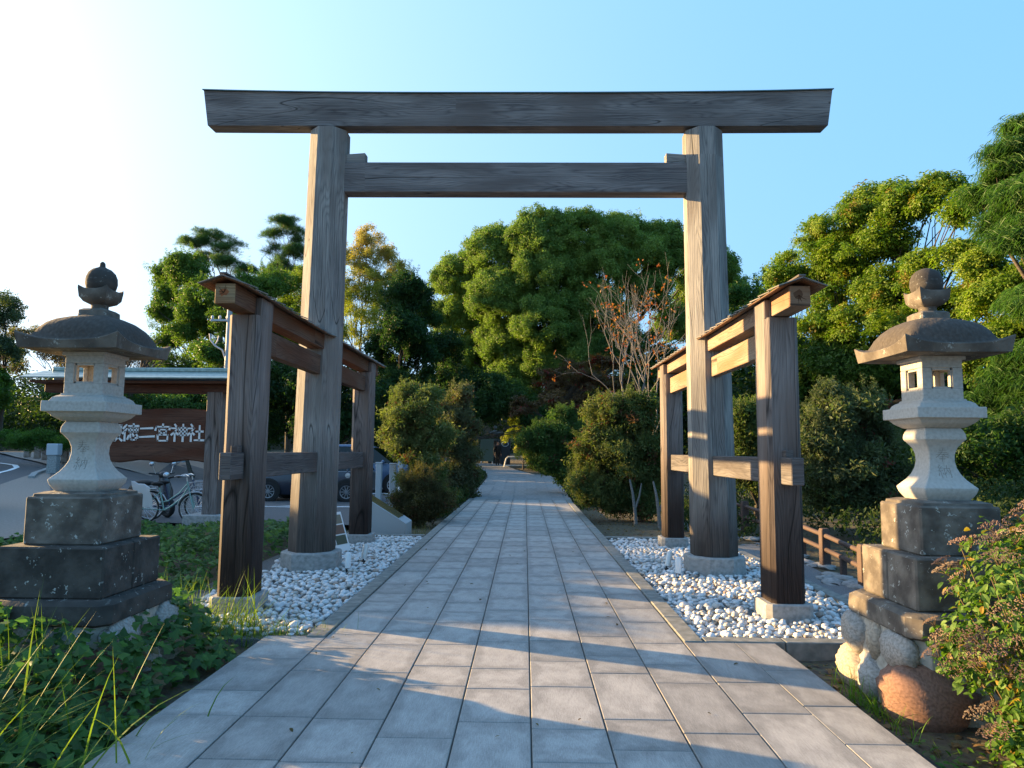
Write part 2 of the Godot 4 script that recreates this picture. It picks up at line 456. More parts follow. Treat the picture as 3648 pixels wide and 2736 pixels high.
func stone_mesh(seed_: int, r: Vector3, rough_: float, sides := 7, rows := 5) -> ArrayMesh:
	var nz := FastNoiseLite.new()
	nz.seed = seed_
	nz.frequency = 0.9
	var s := shape()
	var rings := []
	for i in rows + 1:
		var f := PI * clampf(float(i) / rows, 0.02, 0.98)
		var ring := []
		for k in sides:
			var t := TAU * k / sides + 0.3 * i
			var d := Vector3(sin(f) * cos(t), -cos(f), sin(f) * sin(t))
			ring.append(d * r * (1.0 + rough_ * nz.get_noise_3dv(d * 1.3)))
		rings.append(ring)
	s.loft(rings, true, true, -0.1)
	return s.mesh()


# ---------------------------------------------------------------- helpers: leaves
func leaf_cluster(count: int, spread: Vector3, length: float, width: float, up: float, out_: float, fold := 0.15, droop := 0.0) -> ArrayMesh:
	# a spray of separate leaf blades round the origin, about one unit across
	var s := shape()
	for i in count:
		var d := udir()
		var p := d * pow(rng.randf(), 0.5) * spread
		var nn := (udir() * 0.55 + Vector3.UP * up + d * out_).normalized()
		var t := udir()
		t = (t - nn * t.dot(nn)).normalized()
		t = (t + Vector3.DOWN * droop).normalized()
		var b := nn.cross(t).normalized()
		var l := length * rng.randf_range(0.7, 1.25)
		var w := width * rng.randf_range(0.7, 1.2)
		var k := rng.randf_range(0.78, 1.22)
		s.col = Color(k * rng.randf_range(0.92, 1.1), k, k * rng.randf_range(0.8, 1.1))
		var tip := p + t * l - nn * l * fold
		var m1 := p + t * l * 0.45 + b * w * 0.5 + nn * w * fold
		var m2 := p + t * l * 0.45 - b * w * 0.5 + nn * w * fold
		var n1 := (m1 - p).cross(tip - p).normalized()
		var n2 := (tip - p).cross(m2 - p).normalized()
		if n1.dot(nn) < 0.0: n1 = -n1
		if n2.dot(nn) < 0.0: n2 = -n2
		s.tri(p, m1, tip, n1, n1, n1, Vector2.ZERO, Vector2.ZERO, Vector2.ZERO)
		s.tri(p, tip, m2, n2, n2, n2, Vector2.ZERO, Vector2.ZERO, Vector2.ZERO)
	return s.mesh()


func needle_cluster(count: int, length: float, width: float, flat: float) -> ArrayMesh:
	var s := shape()
	for i in count:
		var o := Vector3(rng.randf_range(-0.7, 0.7), rng.randf_range(-0.15, 0.15), rng.randf_range(-0.7, 0.7))
		var d := (Vector3(rng.randfn(), absf(rng.randfn()) * flat + 0.15, rng.randfn()) + o).normalized()
		var b := d.cross(udir()).normalized()
		var nn := b.cross(d).normalized()
		if nn.y < 0: nn = -nn
		var k := rng.randf_range(0.75, 1.25)
		s.col = Color(k, k, k)
		var l := length * rng.randf_range(0.7, 1.2)
		s.tri(o - b * width, o + b * width, o + d * l, nn, nn, nn, Vector2.ZERO, Vector2.ZERO, Vector2.ZERO)
	return s.mesh()


func crown(parent: Node, called: String, lobes: Array, mesh: Mesh, m: Material, o: Dictionary) -> void:
	# leaf sprays on the skins of overlapping lobes, gathered into clumps, with gaps between them
	var where := []
	var tints := []
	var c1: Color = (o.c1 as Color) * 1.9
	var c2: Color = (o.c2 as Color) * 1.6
	var squash: float = o.get("squash", 0.85)
	var sub: float = o.get("sub", 0.8)
	var size: float = o.get("size", 0.5)
	var gap: float = o.get("gap", -0.25)
	var low: float = o.get("low", -0.5)
	var inner: float = o.get("inner", 0.72)
	var from: Vector3 = o.get("from", Vector3.ZERO)
	var flat: float = o.get("flat", 0.0)
	var loose: float = o.get("loose", 0.0)
	if o.has("grow"):
		var wide: Array = []
		for L: Vector4 in lobes: wide.append(Vector4(L.x, L.y - L.w * 0.1, L.z, L.w * float(o.grow)))
		lobes = wide
	if o.has("break"):                               # an uneven outline: each lobe falls into smaller ones
		var finer: Array = []
		for L: Vector4 in lobes:
			finer.append(Vector4(L.x, L.y, L.z, L.w * float(o.get("core", 0.7))))
			for k in int(o.get("break")):
				var e := udir() * L.w * rng.randf_range(0.55, 0.95) * float(o.get("reach", 1.0))
				finer.append(Vector4(L.x + e.x, L.y + e.y * squash, L.z + e.z, L.w * rng.randf_range(0.22, 0.5)))
		lobes = finer
	for L: Vector4 in lobes:
		var mid := Vector3(L.x, L.y, L.z)
		var count := int(TAU * 2.0 * L.w * L.w * float(o.get("dens", 0.9)) * lerpf(1.0, squash, 0.6)) + 2
		for i in count:
			var d := udir()
			if d.y < low and rng.randf() < 0.8: continue
			var p := mid + d * Vector3(L.w, L.w * squash, L.w) * rng.randf_range(0.72 - loose * 0.5, 1.08 + loose * 0.7)
			var buried := false
			for K: Vector4 in lobes:
				if K == L: continue
				var e := (p - Vector3(K.x, K.y, K.z)) / Vector3(1, squash, 1)
				if e.length() < K.w * inner:
					buried = true
					break
			if buried: continue
			var g := noise.get_noise_3dv(p * float(o.get("gap_scale", 2.2)))
			if g < gap: continue
			var tone := rng.randf()
			for k in int(o.get("per", 12)):
				var q := p + udir() * Vector3(1, 0.75 - 0.5 * flat, 1) * sub * pow(rng.randf(), 0.5)
				var outward := ((q - mid).normalized() * 0.7 * (1.0 - flat) + Vector3.UP * (0.15 + flat) + udir() * 0.5 * (1.0 - flat * 0.6)).normalized()
				where.append(Transform3D(aim(outward, rng.randf() * TAU).scaled(Vector3.ONE * size * rng.randf_range(0.7, 1.25)), q - from))
				var t := clampf(tone * 0.7 + rng.randf() * 0.45 - 0.1, 0, 1)
				var cc := c1.lerp(c2, t)
				if o.has("top"):
					var hi := clampf((q.y - float(o.top_from)) / float(o.top_span) + rng.randf_range(-0.25, 0.25), 0, 1)
					cc = cc.lerp(o.top, hi)
				if o.has("fleck") and rng.randf() < float(o.get("fleck_share", 0.04)):
					cc = o.fleck
				tints.append(cc)
	for i in int(o.get("sprigs", 0)):                # shoots that stand out of the mass
		var L: Vector4 = lobes[rng.randi() % lobes.size()]
		var d := (udir() + Vector3.UP * 0.5).normalized()
		var p := Vector3(L.x, L.y, L.z) + d * Vector3(L.w, L.w * squash, L.w) * 0.9
		var run: float = float(o.get("sprig", 0.4)) * rng.randf_range(0.4, 1.0)
		var cc := c1.lerp(c2, rng.randf())
		for k in 7:
			d = (d + Vector3.UP * 0.1 + udir() * 0.12).normalized()
			where.append(Transform3D(aim((d + udir() * 0.7).normalized(), rng.randf() * TAU).scaled(Vector3.ONE * size * lerpf(0.75, 0.3, k / 6.0)), p + d * run * (k / 6.0) - from))
			tints.append(cc)
	many(called, mesh, m, parent, where, tints)


func limb(s: Shape, a: Vector3, b: Vector3, r0: float, r1: float, bow: float, sides := 7) -> void:
	var mid1 := a.lerp(b, 0.35) + udir() * a.distance_to(b) * bow
	var mid2 := a.lerp(b, 0.7) + udir() * a.distance_to(b) * bow
	s.tube([a, mid1, mid2, b], [r0, lerpf(r0, r1, 0.35), lerpf(r0, r1, 0.7), r1], sides)


func tree(called: String, label: String, foot: Vector3, lobes: Array, mesh: Mesh, o: Dictionary, trunk_r: float, bark: Material, split := 0.3, group := "") -> Node3D:
	var t := thing(called, label, o.get("category", "tree"), foot, 0.0, group)
	var s := shape()
	var top := Vector3.ZERO
	for L: Vector4 in lobes: top += Vector3(L.x, L.y, L.z)
	top /= lobes.size()
	var fork := foot.lerp(Vector3(lerpf(foot.x, top.x, 0.5), top.y, lerpf(foot.z, top.z, 0.5)), split)
	s.tube([Vector3.DOWN * 0.3, Vector3.UP * 0.25, (fork - foot) * 0.5 + udir() * trunk_r * 0.4, fork - foot], [trunk_r * 1.5, trunk_r * 1.08, trunk_r * 0.95, trunk_r * 0.8], 9)
	part("trunk", s.mesh(), bark, t)
	var b := shape()
	for L: Vector4 in lobes:
		var e := Vector3(L.x, L.y, L.z)
		limb(b, fork - foot, e - foot, trunk_r * 0.3, trunk_r * 0.06, 0.06, 6)
		for k in int(o.get("twigs", 3)):
			limb(b, (fork - foot).lerp(e - foot, 0.65), e - foot + udir() * L.w * 0.8, trunk_r * 0.1, trunk_r * 0.03, 0.08, 4)
	part("branches", b.mesh(), mats.bark, t)
	o.from = foot
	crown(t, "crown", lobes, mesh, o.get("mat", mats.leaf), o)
	return t


# ---------------------------------------------------------------- materials
func noise_tex(stops: Array, freq: float, octaves := 4, size := 512, seed_ := 1, kind := FastNoiseLite.TYPE_SIMPLEX_SMOOTH) -> ImageTexture:
	# stops: [position 0..1, linear colour]
	var nz := FastNoiseLite.new()
	nz.seed = seed_
	nz.noise_type = kind
	nz.frequency = freq
	nz.fractal_octaves = octaves
	var im := nz.get_seamless_image(size, size)
	im.convert(Image.FORMAT_RGB8)
	var lut := []
	for i in 256:
		var x := i / 255.0
		var c: Color = stops[0][1]
		for k in stops.size() - 1:
			if x >= stops[k][0]:
				c = (stops[k][1] as Color).lerp(stops[k + 1][1], clampf((x - stops[k][0]) / maxf(stops[k + 1][0] - stops[k][0], 0.001), 0, 1))
		lut.append(c.linear_to_srgb())
	var data := im.get_data()
	for i in range(0, data.size(), 3):
		var c: Color = lut[data[i]]
		data[i] = int(c.r * 255.0)
		data[i + 1] = int(c.g * 255.0)
		data[i + 2] = int(c.b * 255.0)
	return ImageTexture.create_from_image(Image.create_from_data(size, size, false, Image.FORMAT_RGB8, data))


func grey_tex(freq: float, octaves := 4, size := 512, seed_ := 1, kind := FastNoiseLite.TYPE_SIMPLEX_SMOOTH) -> ImageTexture:
	return noise_tex([[0.0, Color(0, 0, 0)], [1.0, Color(1, 1, 1)]], freq, octaves, size, seed_, kind)


func tri_mat(tex: Texture2D, scale: float, rough: float, bump: Texture2D = null, bump_cm := 0.3, world := false, tint := Color(1, 1, 1)) -> StandardMaterial3D:
	var m := StandardMaterial3D.new()
	m.albedo_texture = tex
	m.albedo_color = tint.linear_to_srgb()
	m.roughness = rough
	m.uv1_triplanar = true
	m.uv1_world_triplanar = world
	m.uv1_scale = Vector3.ONE * scale
	m.vertex_color_use_as_albedo = true
	if bump:
		m.heightmap_enabled = true
		m.heightmap_texture = bump
		m.heightmap_scale = bump_cm
	return m


func plain_mat(c: Color, rough := 0.6, metal := 0.0) -> StandardMaterial3D:
	var m := StandardMaterial3D.new()
	m.albedo_color = c.linear_to_srgb()
	m.roughness = rough
	m.metallic = metal
	m.vertex_color_use_as_albedo = true
	return m


func leaf_mat(rough: float, through: float, glow := Color(0.8, 1.0, 0.35)) -> StandardMaterial3D:
	var m := StandardMaterial3D.new()
	m.vertex_color_use_as_albedo = true
	m.albedo_color = Color.WHITE
	m.roughness = rough
	m.metallic_specular = 0.35
	m.cull_mode = BaseMaterial3D.CULL_DISABLED
	m.backlight_enabled = true
	m.backlight = (glow * through * 2.0).linear_to_srgb()
	return m


func wood_images(seed_: int, dark: Color, light: Color, warm: Color, crack: float) -> Array:
	var w := 512
	var h := 1024
	var n := FastNoiseLite.new()
	n.seed = seed_
	n.frequency = 1.0
	n.fractal_octaves = 2
	var data := PackedByteArray()
	data.resize(w * h * 3)
	var bump := PackedByteArray()
	bump.resize(w * h)
	var k := 0
	for y in h:
		var v := y / 128.0                       # metres along the grain, eight in all
		for x in w:
			var u := x / 512.0                   # one metre across
			var r := u * 26.0 + n.get_noise_2d(u * 2.4, v * 0.28) * 6.0 + n.get_noise_2d(u * 9.0 + 40.0, v * 1.1) * 0.8
			var ring := pow(absf(r - floorf(r) - 0.5) * 2.0, 2.0)
			var streak := n.get_noise_2d(u * 55.0, v * 0.7 + 17.0)
			var fine := n.get_noise_2d(u * 190.0, v * 5.0 + 91.0)
			var stain := n.get_noise_2d(u * 3.0 + 7.0, v * 0.55 + 33.0)
			var t := clampf(0.5 + 0.34 * (0.5 - ring) + 0.32 * streak + 0.2 * fine + 0.35 * stain, 0, 1)
			var c := dark.lerp(light, t).lerp(warm, clampf(n.get_noise_2d(u * 2.0 + 3.0, v * 0.5 - 20.0) * 1.4 + 0.05, 0, 0.75))
			var gap := absf(n.get_noise_2d(u * 2.2 + 60.0, v * 0.13 + 5.0))
			if gap < crack: c = c * (0.2 + 0.8 * gap / crack)
			c = c.linear_to_srgb()
			data[k * 3] = int(clampf(c.r, 0, 1) * 255.0)
			data[k * 3 + 1] = int(clampf(c.g, 0, 1) * 255.0)
			data[k * 3 + 2] = int(clampf(c.b, 0, 1) * 255.0)
			bump[k] = int(clampf(t - (0.6 if gap < crack else 0.0), 0, 1) * 255.0)
			k += 1
	return [ImageTexture.create_from_image(Image.create_from_data(w, h, false, Image.FORMAT_RGB8, data)), ImageTexture.create_from_image(Image.create_from_data(w, h, false, Image.FORMAT_L8, bump))]


func wood_mat(im: Array, rough := 0.8, bump_cm := 0.35, tint := Color(1, 1, 1)) -> StandardMaterial3D:
	var m := StandardMaterial3D.new()
	m.albedo_texture = im[0]
	m.albedo_color = tint.linear_to_srgb()
	m.roughness = rough
	m.metallic_specular = 0.3
	m.vertex_color_use_as_albedo = true
	m.uv1_scale = Vector3(1.0, 0.125, 1.0)
	m.heightmap_enabled = true
	m.heightmap_texture = im[1]
	m.heightmap_scale = bump_cm
	return m


func paver_tex(seed_: int) -> ImageTexture:        # one concrete flag: pale scuffed middle, damp darker rim in uneven patches
	var w := 192
	var h := 256
	var n := FastNoiseLite.new()
	n.seed = seed_
	n.frequency = 1.0
	n.fractal_octaves = 4
	var data := PackedByteArray()
	data.resize(w * h * 3)
	var k := 0
	for y in h:
		for x in w:
			var u := float(x) / w
			var v := float(y) / h
			var rim := minf(minf(u, 1 - u), minf(v, 1 - v) * 1.2)
			var edge := clampf((rim - 0.05 - 0.13 * (n.get_noise_2d(u * 3.0, v * 3.0 + seed_) + 0.25)) * 9.0, 0, 1)
			var brush := n.get_noise_2d(u * 60.0, v * 7.0)
			var blot := n.get_noise_2d(u * 2.2 + 9.0, v * 2.2)
			var speck := n.get_noise_2d(u * 45.0 + 3.0, v * 45.0)
			var t := (0.27 + 0.075 * edge) * (1.0 + 0.24 * blot + 0.26 * brush + 0.2 * speck)
			var c := Color(t * 1.02, t * 0.965, t * 0.885).linear_to_srgb()
			data[k] = int(clampf(c.r, 0, 1) * 255.0)
			data[k + 1] = int(clampf(c.g, 0, 1) * 255.0)
			data[k + 2] = int(clampf(c.b, 0, 1) * 255.0)
			k += 3
	return ImageTexture.create_from_image(Image.create_from_data(w, h, false, Image.FORMAT_RGB8, data))


func weathered(dark: Color, light: Color, lichen: float, seed_: int) -> StandardMaterial3D:
	# old stone: broad stains, and patches of pale lichen that break up into specks
	var m := tri_mat(noise_tex([[0.0, dark], [0.3, dark.lerp(light, 0.15)], [0.7, dark.lerp(light, 0.8)], [1.0, light]], 0.009, 6, 512, seed_), 0.9, 0.94, mats.bumpy, 0.6)
	var w := 512
	var broad := FastNoiseLite.new()
	broad.seed = seed_ + 5
	broad.frequency = 0.008
	broad.fractal_octaves = 3
	var fine := FastNoiseLite.new()
	fine.seed = seed_ + 9
	fine.frequency = 0.045
	fine.fractal_octaves = 5
	var a := broad.get_seamless_image(w, w)
	var b := fine.get_seamless_image(w, w)
	a.convert(Image.FORMAT_L8)
	b.convert(Image.FORMAT_L8)
	var da := a.get_data()
	var db := b.get_data()
	var out := PackedByteArray()
	out.resize(w * w * 4)
	for i in w * w:
		var x := da[i] / 255.0
		var y := db[i] / 255.0
		var t := smoothstep(0.0, 0.06, y - lerpf(0.86, 0.42, smoothstep(0.66, 0.95, x)) + 0.1 * (lichen - 0.5))
		var c := Color(0.40, 0.395, 0.345).lerp(Color(0.52, 0.53, 0.48), y).linear_to_srgb()
		out[i * 4] = int(c.r * 255.0)
		out[i * 4 + 1] = int(c.g * 255.0)
		out[i * 4 + 2] = int(c.b * 255.0)
		out[i * 4 + 3] = int(t * 175.0)
	m.detail_enabled = true
	m.detail_uv_layer = BaseMaterial3D.DETAIL_UV_2
	m.detail_albedo = ImageTexture.create_from_image(Image.create_from_data(w, w, false, Image.FORMAT_RGBA8, out))
	m.uv2_triplanar = true
	m.uv2_scale = Vector3.ONE * 1.9
	return m


func make_materials() -> void:
	var bumpy := grey_tex(0.03, 5, 512, 8)
	mats.bumpy = bumpy
	var gritty := grey_tex(0.12, 3, 512, 9)
	var grey_wood := wood_images(3, Color(0.08, 0.076, 0.076), Color(0.36, 0.34, 0.31), Color(0.165, 0.145, 0.13), 0.014)
	var warm_wood := wood_images(14, Color(0.11, 0.065, 0.045), Color(0.38, 0.29, 0.21), Color(0.25, 0.12, 0.06), 0.008)
	mats.wood = wood_mat(grey_wood)
	mats.wood_dark = wood_mat(grey_wood, 0.75, 0.3, Color(0.78, 0.77, 0.8))
	mats.wood_post = wood_mat(wood_images(29, Color(0.065, 0.055, 0.053), Color(0.275, 0.235, 0.215), Color(0.17, 0.13, 0.11), 0.026))
	mats.wood_warm = wood_mat(warm_wood, 0.7, 0.2)
	mats.board = wood_mat(warm_wood, 0.6, 0.2, Color(0.4, 0.25, 0.22))
	mats.granite = tri_mat(noise_tex([[0.0, Color(0.33, 0.305, 0.27)], [0.5, Color(0.42, 0.395, 0.355)], [1.0, Color(0.49, 0.465, 0.425)]], 0.03, 6, 512, 4), 2.0, 0.85, gritty, 0.12)
	mats.mossy = weathered(Color(0.03, 0.026, 0.022), Color(0.082, 0.071, 0.06), -0.1, 21)
	mats.dome = tri_mat(noise_tex([[0.0, Color(0.04, 0.033, 0.027)], [0.5, Color(0.062, 0.051, 0.042)], [0.85, Color(0.09, 0.077, 0.064)], [1.0, Color(0.22, 0.21, 0.18)]], 0.05, 6, 512, 23), 1.2, 0.95, bumpy, 0.8)
	mats.old_stone = weathered(Color(0.065, 0.053, 0.043), Color(0.2, 0.172, 0.14), 0.3, 33)
	mats.field_stone = tri_mat(noise_tex([[0.0, Color(0.4, 0.38, 0.36)], [0.42, Color(0.72, 0.7, 0.68)], [0.6, Color(1.0, 0.98, 0.95)], [0.72, Color(1.0, 1.0, 1.0)], [0.78, Color(1.0, 1.0, 1.0)]], 0.04, 5, 512, 12), 2.0, 0.9, bumpy, 0.35)
	mats.mortar = tri_mat(noise_tex([[0.0, Color(0.28, 0.26, 0.22)], [1.0, Color(0.5, 0.47, 0.41)]], 0.03, 4, 256, 6), 2.0, 0.95, gritty, 0.4)
	mats.concrete = tri_mat(noise_tex([[0.0, Color(0.2, 0.2, 0.19)], [0.5, Color(0.31, 0.305, 0.29)], [1.0, Color(0.4, 0.39, 0.37)]], 0.02, 5, 512, 7), 1.2, 0.9, gritty, 0.15)
	mats.kerb = tri_mat(noise_tex([[0.0, Color(0.11, 0.115, 0.1)], [0.5, Color(0.19, 0.19, 0.17)], [1.0, Color(0.28, 0.27, 0.24)]], 0.015, 5, 512, 71), 0.9, 0.85, gritty, 0.15, true)
	mats.pavers = []
	for i in 4:
		var m := StandardMaterial3D.new()
		m.albedo_texture = paver_tex(100 + i * 7)
		m.roughness = 0.72
		m.heightmap_enabled = true
		m.heightmap_texture = gritty
		m.heightmap_scale = 0.1
		m.vertex_color_use_as_albedo = true
		mats.pavers.append(m)
	mats.slab = tri_mat(noise_tex([[0.0, Color(0.18, 0.178, 0.17)], [1.0, Color(0.31, 0.305, 0.29)]], 0.02, 5, 512, 70), 0.7, 0.8, gritty, 0.1, true)
	mats.joint = plain_mat(Color(0.11, 0.1, 0.085), 0.95)
	mats.pebble = tri_mat(noise_tex([[0.0, Color(0.42, 0.41, 0.385)], [0.5, Color(0.7, 0.695, 0.68)], [1.0, Color(0.8, 0.795, 0.785)]], 0.05, 4, 256, 19), 6.0, 0.55)
	mats.soil = tri_mat(noise_tex([[0.0, Color(0.03, 0.022, 0.014)], [0.45, Color(0.085, 0.062, 0.04)], [0.7, Color(0.09, 0.085, 0.035)], [1.0, Color(0.17, 0.13, 0.085)]], 0.03, 5, 512, 44), 0.6, 0.98, bumpy, 2.0, true)
	mats.asphalt = tri_mat(noise_tex([[0.0, Color(0.05, 0.05, 0.052)], [1.0, Color(0.11, 0.11, 0.112)]], 0.06, 4, 512, 45), 0.8, 0.85, gritty, 0.2, true)
	mats.walk = tri_mat(noise_tex([[0.0, Color(0.2, 0.155, 0.125)], [1.0, Color(0.32, 0.26, 0.215)]], 0.04, 5, 512, 46), 0.6, 0.85, null, 0.0, true)
	mats.gravel = tri_mat(noise_tex([[0.0, Color(0.07, 0.075, 0.08)], [0.5, Color(0.16, 0.165, 0.165)], [1.0, Color(0.3, 0.3, 0.3)]], 0.08, 4, 512, 47), 1.5, 0.95, gritty, 1.0, true)
	mats.bark = tri_mat(noise_tex([[0.0, Color(0.03, 0.024, 0.018)], [1.0, Color(0.13, 0.105, 0.08)]], 0.04, 5, 256, 48), 1.5, 0.95, bumpy, 1.5)
	mats.bark_pale = tri_mat(noise_tex([[0.0, Color(0.16, 0.145, 0.13)], [1.0, Color(0.36, 0.335, 0.31)]], 0.04, 4, 256, 49), 2.0, 0.9)
	mats.bark_grey = tri_mat(noise_tex([[0.0, Color(0.1, 0.09, 0.08)], [1.0, Color(0.25, 0.23, 0.21)]], 0.04, 4, 256, 59), 2.0, 0.9)
	mats.leaf = leaf_mat(0.5, 0.48)
	mats.leaf_dull = leaf_mat(0.7, 0.42)
	mats.leaf_thin = leaf_mat(0.55, 0.45, Color(0.95, 1.0, 0.3))
	mats.petal = leaf_mat(0.85, 0.2, Color(1, 0.8, 0.6))
	mats.rail_brown = tri_mat(noise_tex([[0.0, Color(0.055, 0.033, 0.026)], [1.0, Color(0.105, 0.062, 0.048)]], 0.05, 4, 256, 50), 2.5, 0.75)
	mats.white = plain_mat(Color(0.75, 0.75, 0.74), 0.45)
	mats.post_grey = plain_mat(Color(0.46, 0.48, 0.5), 0.5)
	mats.steel = plain_mat(Color(0.62, 0.62, 0.63), 0.3, 0.9)
	mats.black = plain_mat(Color(0.02, 0.02, 0.021), 0.5)
	mats.rubber = plain_mat(Color(0.018, 0.018, 0.018), 0.85)
	mats.plain = plain_mat(Color(1, 1, 1), 0.6)
	var paint := plain_mat(Color(1, 1, 1), 0.25)
	paint.clearcoat_enabled = true
	paint.clearcoat = 0.8
	mats.paint = paint
	mats.pane = plain_mat(Color(0.03, 0.035, 0.04), 0.08)
	mats.copper = tri_mat(noise_tex([[0.0, Color(0.15, 0.21, 0.19)], [1.0, Color(0.33, 0.42, 0.39)]], 0.03, 4, 256, 51), 1.0, 0.35)
	(mats.copper as StandardMaterial3D).metallic = 0.25


# ---------------------------------------------------------------- the ground and what is laid on it
func ground_y(x: float, z: float) -> float:
	var y := -0.13
	y += smoothstep(-18.0, -22.0, x) * clampf((-27.0 - z) * 0.075, 0.0, 1.3)          # the street climbs to the left
	y += smoothstep(11.0, 6.0, -x) * smoothstep(30.0, 12.0, x) * clampf((-24.0 - z) * 0.0265, 0.0, 0.95)      # the approach rises to the wood
	y += maxf(smoothstep(-2.35, -3.4, x) * smoothstep(-6.9, -6.3, z), smoothstep(-3.75, -4.5, x) * smoothstep(-14.6, -13.0, z)) * smoothstep(-9.5, -8.0, x) * (0.26 if z > -7.0 else 0.1)   # ivy bank
	y += smoothstep(-70.0, -120.0, z) * 9.0
	var dip := smoothstep(3.5, 4.4, x) * smoothstep(-18.0, -10.5, z) * smoothstep(16.0, 8.0, x)
	return y - dip * 0.3 + 0.03 * noise.get_noise_2d(x * 0.7, z * 0.7)


func sheet(called: String, xs: Array, zs: Array, raise: float, m: Material, kind := "structure") -> MeshInstance3D:
	# a sheet that follows the ground between rows zs; xs: for each row its [left, right]
	var s := shape()
	var rows := []
	for i in zs.size():
		var row := []
		for k in 9:
			var x: float = lerpf(xs[i][0], xs[i][1], k / 8.0)
			row.append(Vector3(x, ground_y(x, zs[i]) + raise, zs[i]))
		rows.append(row)
	for i in rows.size() - 1:
		for k in 8:
			var a: Vector3 = rows[i][k]
			var b: Vector3 = rows[i][k + 1]
			var c: Vector3 = rows[i + 1][k + 1]
			var d: Vector3 = rows[i + 1][k]
			s.tri(a, b, c, Vector3.UP, Vector3.UP, Vector3.UP, Vector2.ZERO, Vector2.ZERO, Vector2.ZERO)
			s.tri(a, c, d, Vector3.UP, Vector3.UP, Vector3.UP, Vector2.ZERO, Vector2.ZERO, Vector2.ZERO)
	var o := part(called, s.mesh(), m, self)
	tag(o, "", "", "", kind)
	return o


func ribbon(s: Shape, pts: Array, width: float, raise: float) -> void:
	for i in pts.size() - 1:
		var a: Vector2 = pts[i]
		var b: Vector2 = pts[i + 1]
		var sd := (b - a).normalized().orthogonal() * width * 0.5
		var q := []
		for p: Vector2 in [a - sd, a + sd, b + sd, b - sd]:
			q.append(Vector3(p.x, ground_y(p.x, p.y) + raise, p.y))
		s.poly(q, Vector3(a.x, -50, a.y))


func street_edge(z: float) -> float:
	if z > -28.0: return -16.0 - maxf(0.0, -15.0 - z) * 0.41
	return -21.33 - (-28.0 - z) * 0.355


func build_ground() -> void:
	var s := shape()
	var xs := []
	var zs := []
	var x := -160.0
	while x <= 160.0:
		xs.append(x)
		x += 0.5 if absf(x) < 12 else (1.5 if absf(x) < 36 else 10.0)
	var z := 14.0
	while z >= -190.0:
		zs.append(z)
		z -= 0.5 if z > -26 else (1.5 if z > -60 else 8.0)
	for i in zs.size() - 1:
		for k in xs.size() - 1:
			var p := []
			for q in [[k, i], [k + 1, i], [k + 1, i + 1], [k, i + 1]]:
				p.append(Vector3(xs[q[0]], ground_y(xs[q[0]], zs[q[1]]), zs[q[1]]))
			var nn: Vector3 = (p[1] - p[0]).cross(p[2] - p[0]).normalized()
			if nn.y < 0: nn = -nn
			s.tri(p[0], p[1], p[2], nn, nn, nn, Vector2.ZERO, Vector2.ZERO, Vector2.ZERO)
			s.tri(p[0], p[2], p[3], nn, nn, nn, Vector2.ZERO, Vector2.ZERO, Vector2.ZERO)
	tag(part("ground", s.mesh(), mats.soil, self), "", "", "", "structure")

	# the street, the pavement beside it and the car park on the left
	var rz := []
	var rx := []
	for i in 26:
		rz.append(-8.0 - i * 2.0)
		rx.append([-75.0, street_edge(rz[i]) + 0.1])
	sheet("street", rx, rz, 0.05, mats.asphalt)
	rx = []
	for i in 26: rx.append([street_edge(rz[i]), maxf(-9.6 - maxf(0.0, -15.0 - rz[i]) * 0.69, street_edge(rz[i]) + 0.4)])
	sheet("pavement", rx, rz, 0.09, mats.walk)
	var fz := []
	var fx := []
	for i in 8:
		fz.append(-36.4 - i * 1.6)
		fx.append([-24.8 - maxf(0.0, -36.6 - fz[i]) * 1.156, -19.0])
	sheet("pavement", fx, fz, 0.12, mats.walk)
	rz = []
	rx = []
	for i in 22:
		rz.append(-15.6 - i * 1.4)
		rx.append([maxf(-10.0 - maxf(0.0, -15.0 - rz[i]) * 0.69, street_edge(rz[i]) + 0.3), -3.4 - 0.13 * i])
	sheet("car_park", rx, rz, 0.12, mats.asphalt)
	s = shape(Color(0.8, 0.8, 0.8))
	for zz in [-20.0, -20.35, -25.6]:
		var bits := []
		for i in 19: bits.append(Vector2(-9.4 + i * 0.28, zz))
		ribbon(s, bits, 0.12, 0.14)
	tag(part("parking_marking", s.mesh(), mats.plain, self), "", "", "", "structure")
	s = shape(Color(0.8, 0.8, 0.8))
	var curve := [Vector2(-34, -39.2), Vector2(-31, -38.7), Vector2(-28.6, -37.9), Vector2(-27.0, -36.9), Vector2(-26.0, -35.7), Vector2(-25.4, -34.4), Vector2(-24.9, -33.0), Vector2(-24.2, -31.4), Vector2(-23.3, -29.6), Vector2(-22.2, -27.6), Vector2(-20.8, -25.2), Vector2(-19.2, -22.4)]
	ribbon(s, curve, 0.24, 0.075)
	tag(part("road_marking", s.mesh(), mats.plain, self), "", "", "", "structure")


func paver_mesh(l: float, tone: float) -> ArrayMesh:
	var s := shape(Color(tone, tone, tone))
	s.box(Vector3(0, -0.04, 0), Vector3(PAVER - 0.009, 0.08, l - 0.009), 0.004)
	for i in s.v.size():                               # one flag, one picture: its top runs 0..1 both ways
		s.uv[i] = Vector2(s.v[i].x / PAVER + 0.5, s.v[i].z / maxf(l, 0.45) + 0.5)
	return s.mesh()


